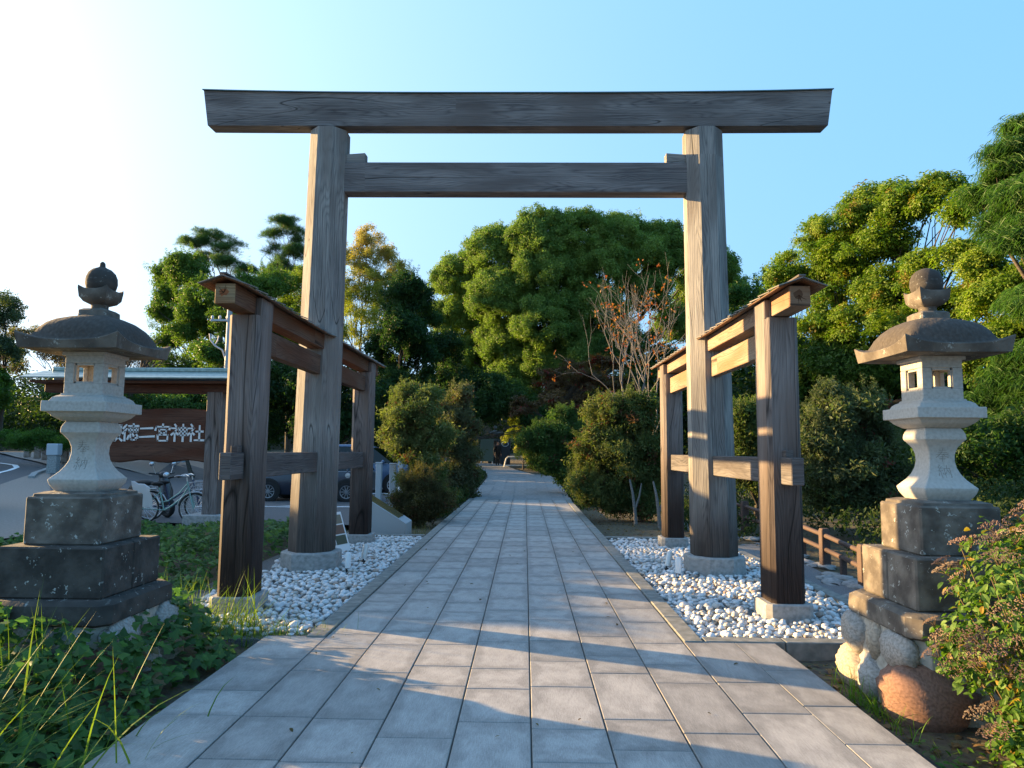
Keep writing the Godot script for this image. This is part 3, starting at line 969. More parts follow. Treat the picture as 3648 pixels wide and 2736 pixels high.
func build_path() -> void:
	var path := thing("path", "", "", Vector3.ZERO, 0.0, "", "structure")
	part("bedding", box_mesh(Vector3(4.45, 0.1, 9.6), 0.0), mats.joint, path).position = Vector3(-0.05, -0.066, -1.62)
	part("bedding", box_mesh(Vector3(3.3, 0.1, 18.0), 0.0), mats.joint, path).position = Vector3(PATH_MID, -0.066, -15.4)
	var lengths := [0.45, 0.6, 0.75, 0.9]
	var meshes := {}
	for l in lengths:
		for t in 4: meshes["%s %d" % [l, t]] = paver_mesh(l, [0.8, 0.94, 1.06, 1.2][t])
	var put := 0
	for k in range(-1, 9):
		var x := 1.386 - PAVER * (k + 0.5) + PAVER
		if k == 8: x = 1.386 - PAVER * 7.5
		var wide := 1.0
		var z := 2.6 - rng.randf() * 0.5
		var stop := -24.0
		if k == -1 or k == 0 or k == 8: stop = -6.34
		if k == -1:
			x = 1.386 + PAVER * 1.5 - 0.05
			wide = 0.8
		elif k == 8:
			x = -1.736 - PAVER * 0.61
			wide = 1.22
		while z > stop + 0.05:
			var l: float = lengths[rng.randi() % 4] if z > -9 else lengths[rng.randi() % 3 + 1]
			var left := z - stop
			var squeeze := 1.0
			if left < l + 0.3:
				squeeze = left / l
			elif put > 330:
				break
			var pick := clampi(rng.randi() % 4 + ((1 if rng.randf() < 0.5 else 0) if k >= 3 and k <= 6 else (-1 if rng.randf() < 0.6 else 0)), 0, 3)
			var o := part("paver", meshes["%s %d" % [l, pick]], mats.pavers[rng.randi() % 4], path)
			o.position = Vector3(x, rng.randf_range(-0.0015, 0.0015), z - l * squeeze * 0.5)
			o.scale = Vector3(wide, 1, squeeze)
			if rng.randf() < 0.5 and squeeze == 1.0 and wide == 1.0: o.rotation.y = PI
			z -= l * squeeze
			put += 1
	# farther off the flags run together: one part
	var s := shape()
	for k in 7:
		var x := 1.386 - PAVER * (k + 0.5)
		var z := -24.0
		while z > -37.4:
			var l := rng.randf_range(0.6, 1.2)
			var tone := rng.randf_range(0.85, 1.12)
			s.col = Color(tone, tone, tone)
			var y0 := ground_y(x, z) + 0.13
			var y1 := ground_y(x, z - l) + 0.13
			s.poly([Vector3(x - 0.219, y0, z), Vector3(x + 0.219, y0, z), Vector3(x + 0.219, y1, z - l + 0.01), Vector3(x - 0.219, y1, z - l + 0.01)], Vector3(x, -9, z))
			z -= l
	part("far_pavers", s.mesh(), mats.slab, path, "stuff")
	var zs := [-24.0, -27.0, -30.0, -33.0, -36.0, -38.0, -40.0, -42.0, -44.0, -46.0, -48.0, -50.0, -52.0]
	var xs := []
	for z in zs:
		var t := clampf((-36.0 - z) / 16.0, 0, 1)
		xs.append([lerpf(-1.9, -4.9, t * t + 0.15 * t), lerpf(1.6, -1.9, sqrt(t) * 0.6 + 0.4 * t)])
	sheet("far_path", xs, zs, 0.115, mats.slab)
	# kerb stones along both sides and round the two pebble beds
	var kerb := func(at: Vector3, size: Vector3) -> void:
		var o := part("kerb_stone", box_mesh(size - Vector3(0.008, 0, 0.008), 0.008, Vector3.RIGHT), mats.kerb, path)
		o.position = at
	for sd in [[-1.736 - 0.092, 0.175], [1.386 + 0.092, 0.175]]:
		var z := -6.3
		while z > -24.0:
			var l := 0.9
			(kerb as Callable).call(Vector3(sd[0], -0.085 + rng.randf_range(-0.002, 0.003), z - l / 2), Vector3(sd[1], 0.19, l))
			z -= l
	for i in 3: (kerb as Callable).call(Vector3(1.92 + 0.7 * i + 0.005, -0.09, -6.39), Vector3(0.7, 0.2, 0.16))
	for i in 3: (kerb as Callable).call(Vector3(1.9 + 0.7 * i, -0.08, -13.72), Vector3(0.7, 0.2, 0.16))
	for i in 3: (kerb as Callable).call(Vector3(-2.27 - 0.7 * i, -0.08, -13.72), Vector3(0.7, 0.2, 0.16))
	for i in 8: (kerb as Callable).call(Vector3(3.63, -0.1, -6.93 - 0.9 * i), Vector3(0.16, 0.2, 0.9))


func build_pebbles() -> void:
	var meshes := []
	for i in 8:
		meshes.append(stone_mesh(400 + i, Vector3(rng.randf_range(0.85, 1.25), rng.randf_range(0.5, 0.72), rng.randf_range(0.75, 1.05)), 0.35, 8, 5))
	for sd in [-1, 1]:
		var bed := thing("pebble_bed", "", "", Vector3.ZERO, 0.0, "", "structure")
		part("bed_floor", box_mesh(Vector3(2.1, 0.1, 7.3)), mats.gravel, bed).position = Vector3(-2.9 if sd < 0 else 2.58, -0.1, -10.05)
		var placed := []
		var cells := {}
		for layer in 2:
			for k in 5200:
				var x := rng.randf_range(1.60, 3.54) if sd > 0 else -rng.randf_range(1.95, 3.9)
				var z := rng.randf_range(-13.6, -6.5)
				if sd < 0 and x < -3.55 - 0.2 * noise.get_noise_2d(z * 1.3, 5.0): continue
				if sd < 0 and z > -6.75 + 0.25 * noise.get_noise_2d(x * 2.0, 9.0) - (0.1 if x < -2.6 else 0.0) and layer == 1 and rng.randf() < 0.4: continue
				var px := 2.655 if sd > 0 else -3.005
				if Vector2(x - px, z + 10.05).length() < 0.40: continue
				if absf(x - (2.6 if sd > 0 else -2.95)) < 0.23 and (absf(z + 7.4) < 0.29 or absf(z + 12.75) < 0.29): continue
				var r := rng.randf_range(0.025, 0.047) * (1.25 if rng.randf() < 0.12 else 1.0)
				var key := Vector2i(int(floor(x / 0.11)), int(floor(z / 0.11)))
				var free := true
				for dx in [-1, 0, 1]:
					for dz in [-1, 0, 1]:
						for q in cells.get(key + Vector2i(dx, dz), []):
							if q[2] == layer and Vector2(q[0] - x, q[1] - z).length() < (q[3] + r) * 0.86: free = false
				if not free: continue
				if not cells.has(key): cells[key] = []
				cells[key].append([x, z, layer, r])
				var edge := minf(absf(x - (1.58 if sd > 0 else -1.93)), 0.3) / 0.3
				var y := -0.045 + layer * 0.042 * (0.5 + 0.5 * edge) + 0.02 * noise.get_noise_2d(x * 3.0, z * 3.0)
				var tone := rng.randf_range(0.8, 1.05)
				var c := Color(tone, tone, tone)
				if rng.randf() < 0.12: c = Color(tone * 0.72, tone * 0.68, tone * 0.62)
				elif rng.randf() < 0.04: c = Color(tone * 0.6, tone * 0.45, tone * 0.36)
				placed.append([Vector3(x, y, z), r, c, layer])
		var eye := Vector3(0, 1.64, 0)
		placed.sort_custom(func(a, b): return a[1] / a[0].distance_to(eye) * (1.0 + 0.6 * a[3]) > b[1] / b[0].distance_to(eye) * (1.0 + 0.6 * b[3]))
		var tones := {}
		var where := [[], [], []]
		var tints := [[], [], []]
		for i in placed.size():
			var p: Array = placed[i]
			var t := Transform3D(Basis.from_euler(Vector3(rng.randf_range(-0.35, 0.35), rng.randf() * TAU, rng.randf_range(-0.35, 0.35))).scaled(Vector3.ONE * p[1]), p[0])
			if i < 300:
				var o := part("pebble", meshes[i % 8], mats.pebble, bed)
				o.transform = t
				var c: Color = p[2]
				var key := "%d" % int(c.g * 12.0) + ("b" if c.r > c.b * 1.2 else "")
				if not tones.has(key):
					var m: StandardMaterial3D = (mats.pebble as StandardMaterial3D).duplicate()
					m.albedo_color = c.linear_to_srgb()
					tones[key] = m
				o.material_override = tones[key]
			else:
				where[i % 3].append(t)
				tints[i % 3].append(p[2])
		for k in 3: many("pebbles", meshes[k * 2], mats.pebble, bed, where[k], tints[k])


# ---------------------------------------------------------------- the torii
func weather(m: ArrayMesh, low: float, high: float, amount: float, tone := Color(0.27, 0.215, 0.19)) -> ArrayMesh:
	# damp, dirty wood below a ragged line: a stain of the wood itself
	var a := m.surface_get_arrays(0)
	var v: PackedVector3Array = a[Mesh.ARRAY_VERTEX]
	var c: PackedColorArray = a[Mesh.ARRAY_COLOR]
	for i in v.size():
		var ragged := 0.25 * noise.get_noise_2d(v[i].x * 7.0 + v[i].z * 5.0, v[i].y * 0.6)
		var t := smoothstep(high, low, v[i].y + ragged) * amount
		c[i] = c[i] * Color(1, 1, 1).lerp(tone, t)
	a[Mesh.ARRAY_COLOR] = c
	var out := ArrayMesh.new()
	out.add_surface_from_arrays(Mesh.PRIMITIVE_TRIANGLES, a)
	return out


func side_frame(t: Node3D, sd: float) -> void:
	# two short posts before and behind the pillar, joined to it by a rail, a lower beam and a capped head beam
	var cx := PATH_MID + (2.82 if sd > 0 else -2.775)
	for zz in [-7.40, -12.75]:
		var plinth := shape()
		plinth.loft([square_ring(0.235, -0.12, 0.05), square_ring(0.235, 0.135, 0.05), square_ring(0.222, 0.15, 0.045)], true, true, 0.9)
		part("side_plinth", plinth.mesh(), mats.concrete, t).position = Vector3(cx, 0, zz)
		var s := shape(Color(1, 1, 1))
		var rings := []
		for i in 21:
			var y := 0.145 + i * (3.04 - 0.145) / 20.0
			var ring := []
			for p: Vector3 in square_ring(0.17, y, 0.042): ring.append(Vector3(p.x + cx, p.y, p.z * 1.18 + zz))
			rings.append(ring)
		s.loft(rings, true, true, 0.9)
		# the cheek that runs up beside the head beam to the eaves
		s.box(Vector3(cx - sd * 0.134, 3.13, zz), Vector3(0.07, 0.2, 0.34), 0.006)
		var post := part("side_post", weather(weather(s.mesh(), 0.35, 1.5, 0.95), 1.2, 2.2, 0.55), mats.wood_post, t)
		post.position = Vector3.ZERO
		var w := shape(Color(0.55, 0.5, 0.48), Vector3.BACK)
		w.box(Vector3(cx, 1.635, zz + 0.235 * (1 if zz > -10 else -1)), Vector3(0.075, 0.07, 0.13), 0.005)
		part("wedge", w.mesh(), mats.wood_dark, t)
	var rail := shape(Color(0.5, 0.48, 0.5), Vector3.BACK)
	rail.box(Vector3(cx, 1.465, -10.07), Vector3(0.125, 0.27, 6.35), 0.008)
	part("side_rail", rail.mesh(), mats.wood, t)
	for seg in [[-6.72, -9.81], [-10.30, -13.42]]:
		var zm: float = (seg[0] + seg[1]) * 0.5
		var zl: float = seg[0] - seg[1]
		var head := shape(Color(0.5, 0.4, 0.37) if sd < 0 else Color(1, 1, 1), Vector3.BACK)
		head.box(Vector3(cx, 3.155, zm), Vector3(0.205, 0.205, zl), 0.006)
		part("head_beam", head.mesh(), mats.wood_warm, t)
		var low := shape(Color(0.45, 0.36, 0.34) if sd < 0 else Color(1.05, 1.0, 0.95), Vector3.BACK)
		var a: float = seg[0] - (0.78 if seg[0] > -8 else 0.0)
		var b: float = seg[1] + (0.0 if seg[0] > -8 else 0.78)
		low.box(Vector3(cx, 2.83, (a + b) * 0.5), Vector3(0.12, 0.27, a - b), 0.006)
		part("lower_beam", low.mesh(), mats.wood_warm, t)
		# sawn end of the head beam, with its heart rings
		if seg[0] > -8:
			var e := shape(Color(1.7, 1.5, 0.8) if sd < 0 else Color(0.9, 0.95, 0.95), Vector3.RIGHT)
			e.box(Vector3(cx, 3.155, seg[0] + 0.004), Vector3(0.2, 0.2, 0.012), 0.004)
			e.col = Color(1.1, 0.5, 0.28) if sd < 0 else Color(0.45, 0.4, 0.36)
			var blot := []
			for q in 9:
				var an := TAU * q / 9.0
				blot.append(Vector3(cx - 0.015 + cos(an) * rng.randf_range(0.035, 0.06), 3.17 + sin(an) * rng.randf_range(0.03, 0.055), seg[0] + 0.0108))
			e.poly(blot, Vector3(cx, 3.17, seg[0] - 1.0))
			e.col = Color(0.25, 0.17, 0.1)
			for q in 5:
				var an := rng.randf() * TAU
				var p0 := Vector3(cx - 0.01, 3.165, seg[0] + 0.011)
				var p1 := p0 + Vector3(cos(an), sin(an), 0) * rng.randf_range(0.05, 0.09)
				e.tube([p0, p0.lerp(p1, 0.5) + Vector3(rng.randf_range(-0.01, 0.01), rng.randf_range(-0.01, 0.01), 0), p1], [0.0035, 0.003, 0.001], 4)
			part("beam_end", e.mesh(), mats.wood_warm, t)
		# the little roof: boards laid across, each lapping the next, on two slopes
		var roof := shape(Color(0.7, 0.62, 0.55), Vector3.BACK)
		for k in [-1.0, 1.0]:
			roof.box(Vector3(cx + k * 0.115, 3.268, zm), Vector3(0.235, 0.012, zl + 0.14), 0.003, Basis(Vector3.BACK, -k * 0.34))
		var ro := part("roof", roof.mesh(), mats.wood_warm, t)
		var n := 12
		for i in n:
			for k in [-1.0, 1.0]:
				var tone := rng.randf_range(0.9, 1.4)
				var bd := shape(Color(tone * 1.2, tone * 1.25, tone * 1.3), Vector3.RIGHT)
				var step: float = (zl + 0.16) / n
				bd.box(Vector3.ZERO, Vector3(0.25, 0.012, step + 0.045), 0.003)
				var o := part("roof_board", bd.mesh(), mats.wood, ro)
				o.transform = Transform3D(Basis(Vector3.BACK, -k * 0.34) * Basis(Vector3.RIGHT, 0.07), Vector3(cx + k * 0.121, 3.287, seg[0] + 0.08 - step * (i + 0.5)))
		var ridge := shape(Color(0.6, 0.6, 0.62), Vector3.BACK)
		ridge.box(Vector3(cx, 3.343, zm), Vector3(0.07, 0.018, zl + 0.16), 0.004)
		part("ridge_board", ridge.mesh(), mats.wood, ro)


func build_torii() -> void:
	var t := thing("torii_gate", "large weathered grey timber torii with roofed side frames spanning the stone path", "torii gate")
	var zc := -10.05
	for sd in [-1.0, 1.0]:
		var x0: float = PATH_MID + sd * 2.83
		var x1: float = PATH_MID + sd * 2.765
		var p := shape()
		p.loft([octagon(0.388, -0.12, Vector2(x0, zc)), octagon(0.388, 0.205, Vector2(x0, zc)), octagon(0.372, 0.225, Vector2(x0, zc)), octagon(0.30, 0.225, Vector2(x0, zc))], false, true, 0.95)
		part("plinth", p.mesh(), mats.concrete, t)
		var s := shape()
		var rings := []
		for i in 41:
			var f := i / 40.0
			var y := 0.22 + f * (6.34 - 0.22)
			rings.append(octagon(lerpf(0.302, 0.268, f), y, Vector2(lerpf(x0, x1, f), zc)))
		s.loft(rings, true, true, 0.95)
		part("pillar", weather(weather(s.mesh(), 0.3, 1.2, 0.8), 1.0, 1.9, 0.35), mats.wood, t)
	# top lintel: deeper at the top than at the bottom, ends cut back and swept up
	var s := shape(Color(0.95, 0.97, 1.02), Vector3.RIGHT)
	var rings := []
	for i in 25:
		var u := -1.0 + i / 12.0
		var up := 0.05 * pow(absf(u), 3.0)
		var dn := 0.012 * pow(absf(u), 3.0)
		var xt := PATH_MID + u * 4.585
		var xb := PATH_MID + u * (4.585 - 0.045 * pow(absf(u), 8.0))
		var q := []
		for k in [[xt, 6.83 + up, -9.78], [xb, 6.375 + dn, -9.86], [xb, 6.385 + dn, -10.13], [xt, 6.82 + up, -10.30], [xt, 6.91 + up, -10.04]]:
			q.append(Vector3(k[0] - PATH_MID, k[1] - 6.6, k[2] + 10.0))
		rings.append(q)
	s.loft(rings, true, true, 0.9)
	part("top_lintel", s.mesh(), mats.wood_dark, t).position = Vector3(PATH_MID, 6.6, -10.0)
	var cap := shape(Color(0.1, 0.16, 0.16), Vector3.RIGHT)
	rings = []
	for i in 25:
		var u := -1.0 + i / 12.0
		var up := 0.05 * pow(absf(u), 3.0)
		var x := PATH_MID + u * 4.60
		rings.append([Vector3(x, 6.845 + up, -9.755), Vector3(x, 6.93 + up, -10.04), Vector3(x, 6.83 + up, -10.33), Vector3(x, 6.815 + up, -10.33), Vector3(x, 6.912 + up, -10.04), Vector3(x, 6.83 + up, -9.755)])
	cap.loft(rings, true, true, 0.9)
	part("lintel_cap", cap.mesh(), plain_mat(Color(1, 1, 1), 0.4, 0.3), t)
	var nk := shape(Color(0.95, 0.92, 0.92), Vector3.RIGHT)
	nk.box(Vector3(PATH_MID, 5.63, zc), Vector3(5.2, 0.455, 0.24), 0.012)
	part("tie_beam", nk.mesh(), mats.wood_dark, t)
	for sd in [-1.0, 1.0]:
		var w := shape(Color(1.25, 1.2, 1.1), Vector3.RIGHT)
		var x: float = PATH_MID + sd * 2.22
		var xo: float = PATH_MID + sd * 2.7
		var pr := []
		for k in [[xo, 0.0], [x, 0.035]]:
			pr.append([Vector3(k[0], 5.859, zc + 0.085), Vector3(k[0], 5.975 + k[1], zc + 0.085), Vector3(k[0], 5.99 + k[1], zc - 0.085), Vector3(k[0], 5.859, zc - 0.085)])
		w.loft(pr, true, true, 0.9)
		part("tie_wedge", w.mesh(), mats.wood, t)
		side_frame(t, sd)


# ---------------------------------------------------------------- stone lanterns
const STROKES := {
	"徳": [[28,8,10,28],[30,30,8,56],[20,46,20,97],[40,14,97,14],[68,2,68,25],[43,27,93,27,92,46,44,46,43,27],[60,27,60,46],[77,27,77,46],[43,68,36,88],[52,60,54,86,64,93,84,90,84,80],[64,58,71,70],[87,62,97,80]],
	"二": [[16,28,84,25],[5,76,96,71]],
	"宮": [[50,2,50,15],[12,17,8,36],[12,17,91,17,87,33],[30,33,70,33,68,51,32,51,30,33],[50,51,46,61],[22,62,79,62,77,95,24,95,22,62]],
	"神": [[24,3,32,14],[7,25,42,25,24,46,6,62],[26,44,26,97],[32,48,43,60],[52,22,93,22,92,64,53,64,52,22],[52,43,92,43],[72,3,72,98]],
	"社": [[24,3,32,14],[7,25,42,25,24,46,6,62],[26,44,26,97],[32,48,43,60],[54,42,93,42],[73,10,73,90],[46,91,99,91]],
	"報": [[26,3,26,40],[8,16,44,16],[4,34,48,34],[15,40,19,51],[37,40,32,51],[5,54,46,54],[3,72,49,72],[26,54,26,98],[56,10,56,98],[56,10,91,10,89,34,76,31],[60,46,91,46,80,74,57,98],[64,58,78,80,98,97]],
	"奉": [[22,16,78,16],[16,31,84,31],[6,46,94,46],[50,2,46,30,30,52,6,70],[54,46,72,60,95,70],[36,64,66,64],[28,79,72,79],[51,54,51,99]],
	"納": [[26,3,12,24,30,27],[38,14,10,47,42,44],[26,46,26,97],[12,62,6,82],[37,58,44,74],[54,28,54,97],[54,28,94,28,94,92,85,88],[74,4,74,38,60,66],[75,42,89,63]],
}


func lantern(called: String, label: String, at: Vector3, sd: float, tall_tip: bool) -> Node3D:
	# sd: +1 for the one on the right of the path; everything is square in plan
	var t := thing(called, label, "stone lantern", at, 0.0, "")
	# rubble foot: boulders bedded in mortar
	var s := shape()
	s.loft([square_ring(0.495, -0.4, 0.13), square_ring(0.48, 0.0, 0.13), square_ring(0.455, 0.41, 0.11)], true, true, 0.9)
	var foot := part("rubble_foot", s.mesh(), mats.mortar, t)
	var grey := Color(0.36, 0.34, 0.31)
	var tan_ := Color(0.42, 0.35, 0.27)
	var stones := [
		[-0.34, 0.0, 0.34, 0.27, 0.24, 0.25, Color(0.235, 0.13, 0.092)], [-0.44, 0.29, 0.24, 0.085, 0.125, 0.2, grey], [-0.45, 0.29, -0.04, 0.07, 0.13, 0.075, tan_],
		[-0.45, 0.27, -0.36, 0.1, 0.14, 0.15, grey], [-0.46, 0.0, -0.1, 0.1, 0.15, 0.14, Color(0.4, 0.38, 0.35)], [-0.46, -0.02, -0.42, 0.1, 0.18, 0.17, tan_],
		[0.02, 0.29, 0.44, 0.22, 0.12, 0.085, grey], [0.36, 0.27, 0.43, 0.13, 0.13, 0.09, tan_], [0.12, 0.0, 0.44, 0.15, 0.16, 0.1, grey], [0.4, -0.02, 0.4, 0.14, 0.17, 0.14, Color(0.28, 0.2, 0.17)],
		[0.46, 0.26, 0.0, 0.08, 0.13, 0.2, grey], [0.46, 0.0, 0.1, 0.09, 0.16, 0.17, tan_], [0.46, 0.02, -0.28, 0.09, 0.18, 0.17, grey], [0.46, 0.27, -0.36, 0.08, 0.12, 0.13, tan_], [-0.1, 0.1, -0.45, 0.25, 0.22, 0.1, grey], [0.3, 0.15, -0.45, 0.15, 0.2, 0.1, tan_],
	]
	for i in stones.size():
		var q: Array = stones[i]
		var o := part("stone", stone_mesh(900 + i + (50 if sd < 0 else 0), Vector3(q[3], q[4], q[5]) * 1.1, 0.3, 18, 12), mats.field_stone, foot)
		o.position = Vector3(q[0] * sd, q[1], q[2])
		var m: StandardMaterial3D = (mats.field_stone as StandardMaterial3D).duplicate()
		m.albedo_color = (q[6] as Color).linear_to_srgb()
		o.material_override = m
	s = shape()
	s.loft([square_ring(0.445, 0.4, 0.07), square_ring(0.485, 0.425, 0.07), square_ring(0.49, 0.47, 0.075), square_ring(0.485, 0.55, 0.08), square_ring(0.455, 0.578, 0.09)], true, true, 0.75)
	part("base_slab", s.mesh(), mats.old_stone if sd > 0 else mats.mossy, t)
	s = shape()
	for k in [-1, 1]: s.box(Vector3(0, 0.757, k * 0.193), Vector3(0.77, 0.358, 0.383), 0.012)
	part("lower_block", s.mesh(), mats.old_stone if sd > 0 else mats.mossy, t)
	s = shape()
	s.box(Vector3(0, 1.108, 0), Vector3(0.562, 0.344, 0.562), 0.012)
	part("upper_block", s.mesh(), mats.old_stone, t)
	s = shape()
	s.loft([square_ring(0.255, 1.28, 0.012), square_ring(0.25, 1.3, 0.012), square_ring(0.2, 1.314, 0.012)], true, true, 0.9)
	part("step", s.mesh(), mats.old_stone, t)
	# shaft: flared foot, waist, rounded lip
	s = shape()
	var rings := []
	for q in [[0.152, 1.312], [0.168, 1.335], [0.184, 1.365], [0.192, 1.392], [0.192, 1.402], [0.172, 1.425], [0.142, 1.46], [0.118, 1.50], [0.101, 1.545], [0.093, 1.595], [0.095, 1.645], [0.108, 1.69], [0.130, 1.725], [0.15, 1.752], [0.151, 1.765], [0.148, 1.79], [0.139, 1.815], [0.125, 1.838]]:
		rings.append(square_ring(q[0], q[1], 0.006))
	s.loft(rings, true, true, 0.86)
	var shaft := part("shaft", s.mesh(), mats.granite, t)
	var cut := shape(Color(0.55, 0.53, 0.5))
	var half := func(y: float) -> float:
		var prof := [[1.46, 0.142], [1.50, 0.118], [1.545, 0.101], [1.595, 0.093], [1.645, 0.095], [1.69, 0.108], [1.725, 0.130]]
		for i in prof.size() - 1:
			if y <= prof[i + 1][0]: return lerpf(prof[i][1], prof[i + 1][1], clampf((y - prof[i][0]) / (prof[i + 1][0] - prof[i][0]), 0, 1))
		return 0.136
	var ch := ["奉", "納"]
	for i in 2:
		for st: Array in STROKES[ch[i]]:
			for k in range(0, st.size() - 2, 2):
				for piece in 3:
					var a := Vector2(st[k], st[k + 1]).lerp(Vector2(st[k + 2], st[k + 3]), piece / 3.0)
					var b := Vector2(st[k], st[k + 1]).lerp(Vector2(st[k + 2], st[k + 3]), (piece + 1) / 3.0)
					var ya := 1.69 - i * 0.12 - a.y * 0.001
					var yb := 1.69 - i * 0.12 - b.y * 0.001
					var pa := Vector3(-0.05 + a.x * 0.001, ya, (half as Callable).call(ya) + 0.0006)
					var pb := Vector3(-0.05 + b.x * 0.001, yb, (half as Callable).call(yb) + 0.0006)
					cut.tube([pa, pb], [0.0016], 4)
	part("carved_lettering", cut.mesh(), mats.granite, shaft)
	s = shape()
	rings = []
	for q in [[0.142, 1.836], [0.155, 1.842], [0.19, 1.868], [0.212, 1.893], [0.216, 1.902], [0.243, 1.904], [0.246, 1.908], [0.246, 1.978], [0.243, 1.983], [0.212, 1.985], [0.21, 1.99], [0.198, 2.012], [0.178, 2.027], [0.163, 2.032], [0.158, 2.045]]:
		rings.append(square_ring(q[0], q[1], 0.004))
	s.loft(rings, true, true, 0.86)
	part("platform", s.mesh(), mats.granite, t)
	# fire box: four corner posts, sill and head, a stepped reveal round each opening
	s = shape()
	s.box(Vector3(0, 2.082, 0), Vector3(0.294, 0.08, 0.294), 0.004)
	s.box(Vector3(0, 2.308, 0), Vector3(0.294, 0.064, 0.294), 0.004)
	for sx in [-1, 1]:
		for sz in [-1, 1]:
			s.box(Vector3(sx * 0.112, 2.198, sz * 0.112), Vector3(0.07, 0.154, 0.07), 0.003)
			s.box(Vector3(sx * 0.0715, 2.198, sz * 0.12), Vector3(0.013, 0.156, 0.026), 0.0)
			s.box(Vector3(sx * 0.12, 2.198, sz * 0.0715), Vector3(0.026, 0.156, 0.013), 0.0)
	for k in 4:
		var b := Basis(Vector3.UP, PI / 2 * k)
		s.box(b * Vector3(0, 2.129, 0.12), Vector3(0.152, 0.016, 0.026), 0.0, b)
		s.box(b * Vector3(0, 2.268, 0.12), Vector3(0.152, 0.016, 0.026), 0.0, b)
	s.box(Vector3(0, 2.347, 0), Vector3(0.33, 0.03, 0.33), 0.004)
	part("fire_box", s.mesh(), mats.granite, t)
	# roof: straight eaves turned up at the corners under a domed back
	s = shape()
	rings = []
	for q in [[0.15, 2.362, 0.0], [0.365, 2.362, 0.004], [0.384, 2.418, 0.062], [0.38, 2.424, 0.062]]:
		rings.append(square_ring(q[0], q[1], 0.0, 10, q[2]))
	s.loft(rings, true, false, 0.8)
	var eave := part("roof", s.mesh(), mats.old_stone, t)
	s = shape()
	rings = []
	for q in [[0.381, 2.4235, 0.062, 0.0], [0.36, 2.428, 0.05, 0.0], [0.348, 2.432, 0.034, 0.25], [0.336, 2.45, 0.016, 0.38], [0.327, 2.485, 0.005, 0.46], [0.309, 2.53, 0.0, 0.5], [0.278, 2.573, 0.0, 0.56], [0.233, 2.607, 0.0, 0.62], [0.17, 2.634, 0.0, 0.7], [0.1, 2.655, 0.0, 0.8]]:
		rings.append(square_ring(q[0], q[1], 0.0, 10, q[2], q[3]))
	s.loft(rings, false, true, 0.55)
	part("roof_dome", s.mesh(), mats.dome, eave)
	s = shape()
	s.loft([square_ring(0.108, 2.64, 0.01), square_ring(0.106, 2.695, 0.01), square_ring(0.085, 2.71, 0.01)], true, true, 0.9)
	s.lathe(Vector3.ZERO, [Vector2(0.066, 2.70), Vector2(0.06, 2.73), Vector2(0.063, 2.752)], 14)
	part("neck", s.mesh(), mats.old_stone, t)
	s = shape()                                     # lotus cup with pointed lobes
	rings = []
	for q in [[0.05, 2.745, 0.0], [0.088, 2.765, 0.0], [0.112, 2.80, 0.0], [0.12, 2.845, 0.022], [0.119, 2.86, 0.03], [0.09, 2.862, 0.0]]:
		rings.append(square_ring(q[0], q[1], 0.0, 6, q[2], 0.25))
	s.loft(rings, true, true, 0.6)
	part("lotus_cup", s.mesh(), mats.old_stone, t)
	s = shape()
	var prof := [Vector2(0.085, 2.855), Vector2(0.105, 2.88), Vector2(0.114, 2.92), Vector2(0.111, 2.965), Vector2(0.095, 3.005), Vector2(0.068, 3.032), Vector2(0.035, 3.047)]
	if tall_tip: prof.append_array([Vector2(0.022, 3.056), Vector2(0.019, 3.085), Vector2(0.008, 3.097)])
	else: prof.append_array([Vector2(0.012, 3.05)])
	s.lathe(Vector3.ZERO, prof, 20, 0.5)
	part("jewel", s.mesh(), mats.mossy, t)
	return t


func build_lanterns() -> void:
	lantern("stone_lantern", "grey stone lantern on dark mossy stepped blocks, ivy round its foot", Vector3(-3.34, 0, -5.36), -1.0, true)
	lantern("stone_lantern", "sunlit stone lantern on boulder foot beside the brown flower heads", Vector3(3.045, 0, -5.3), 1.0, false)


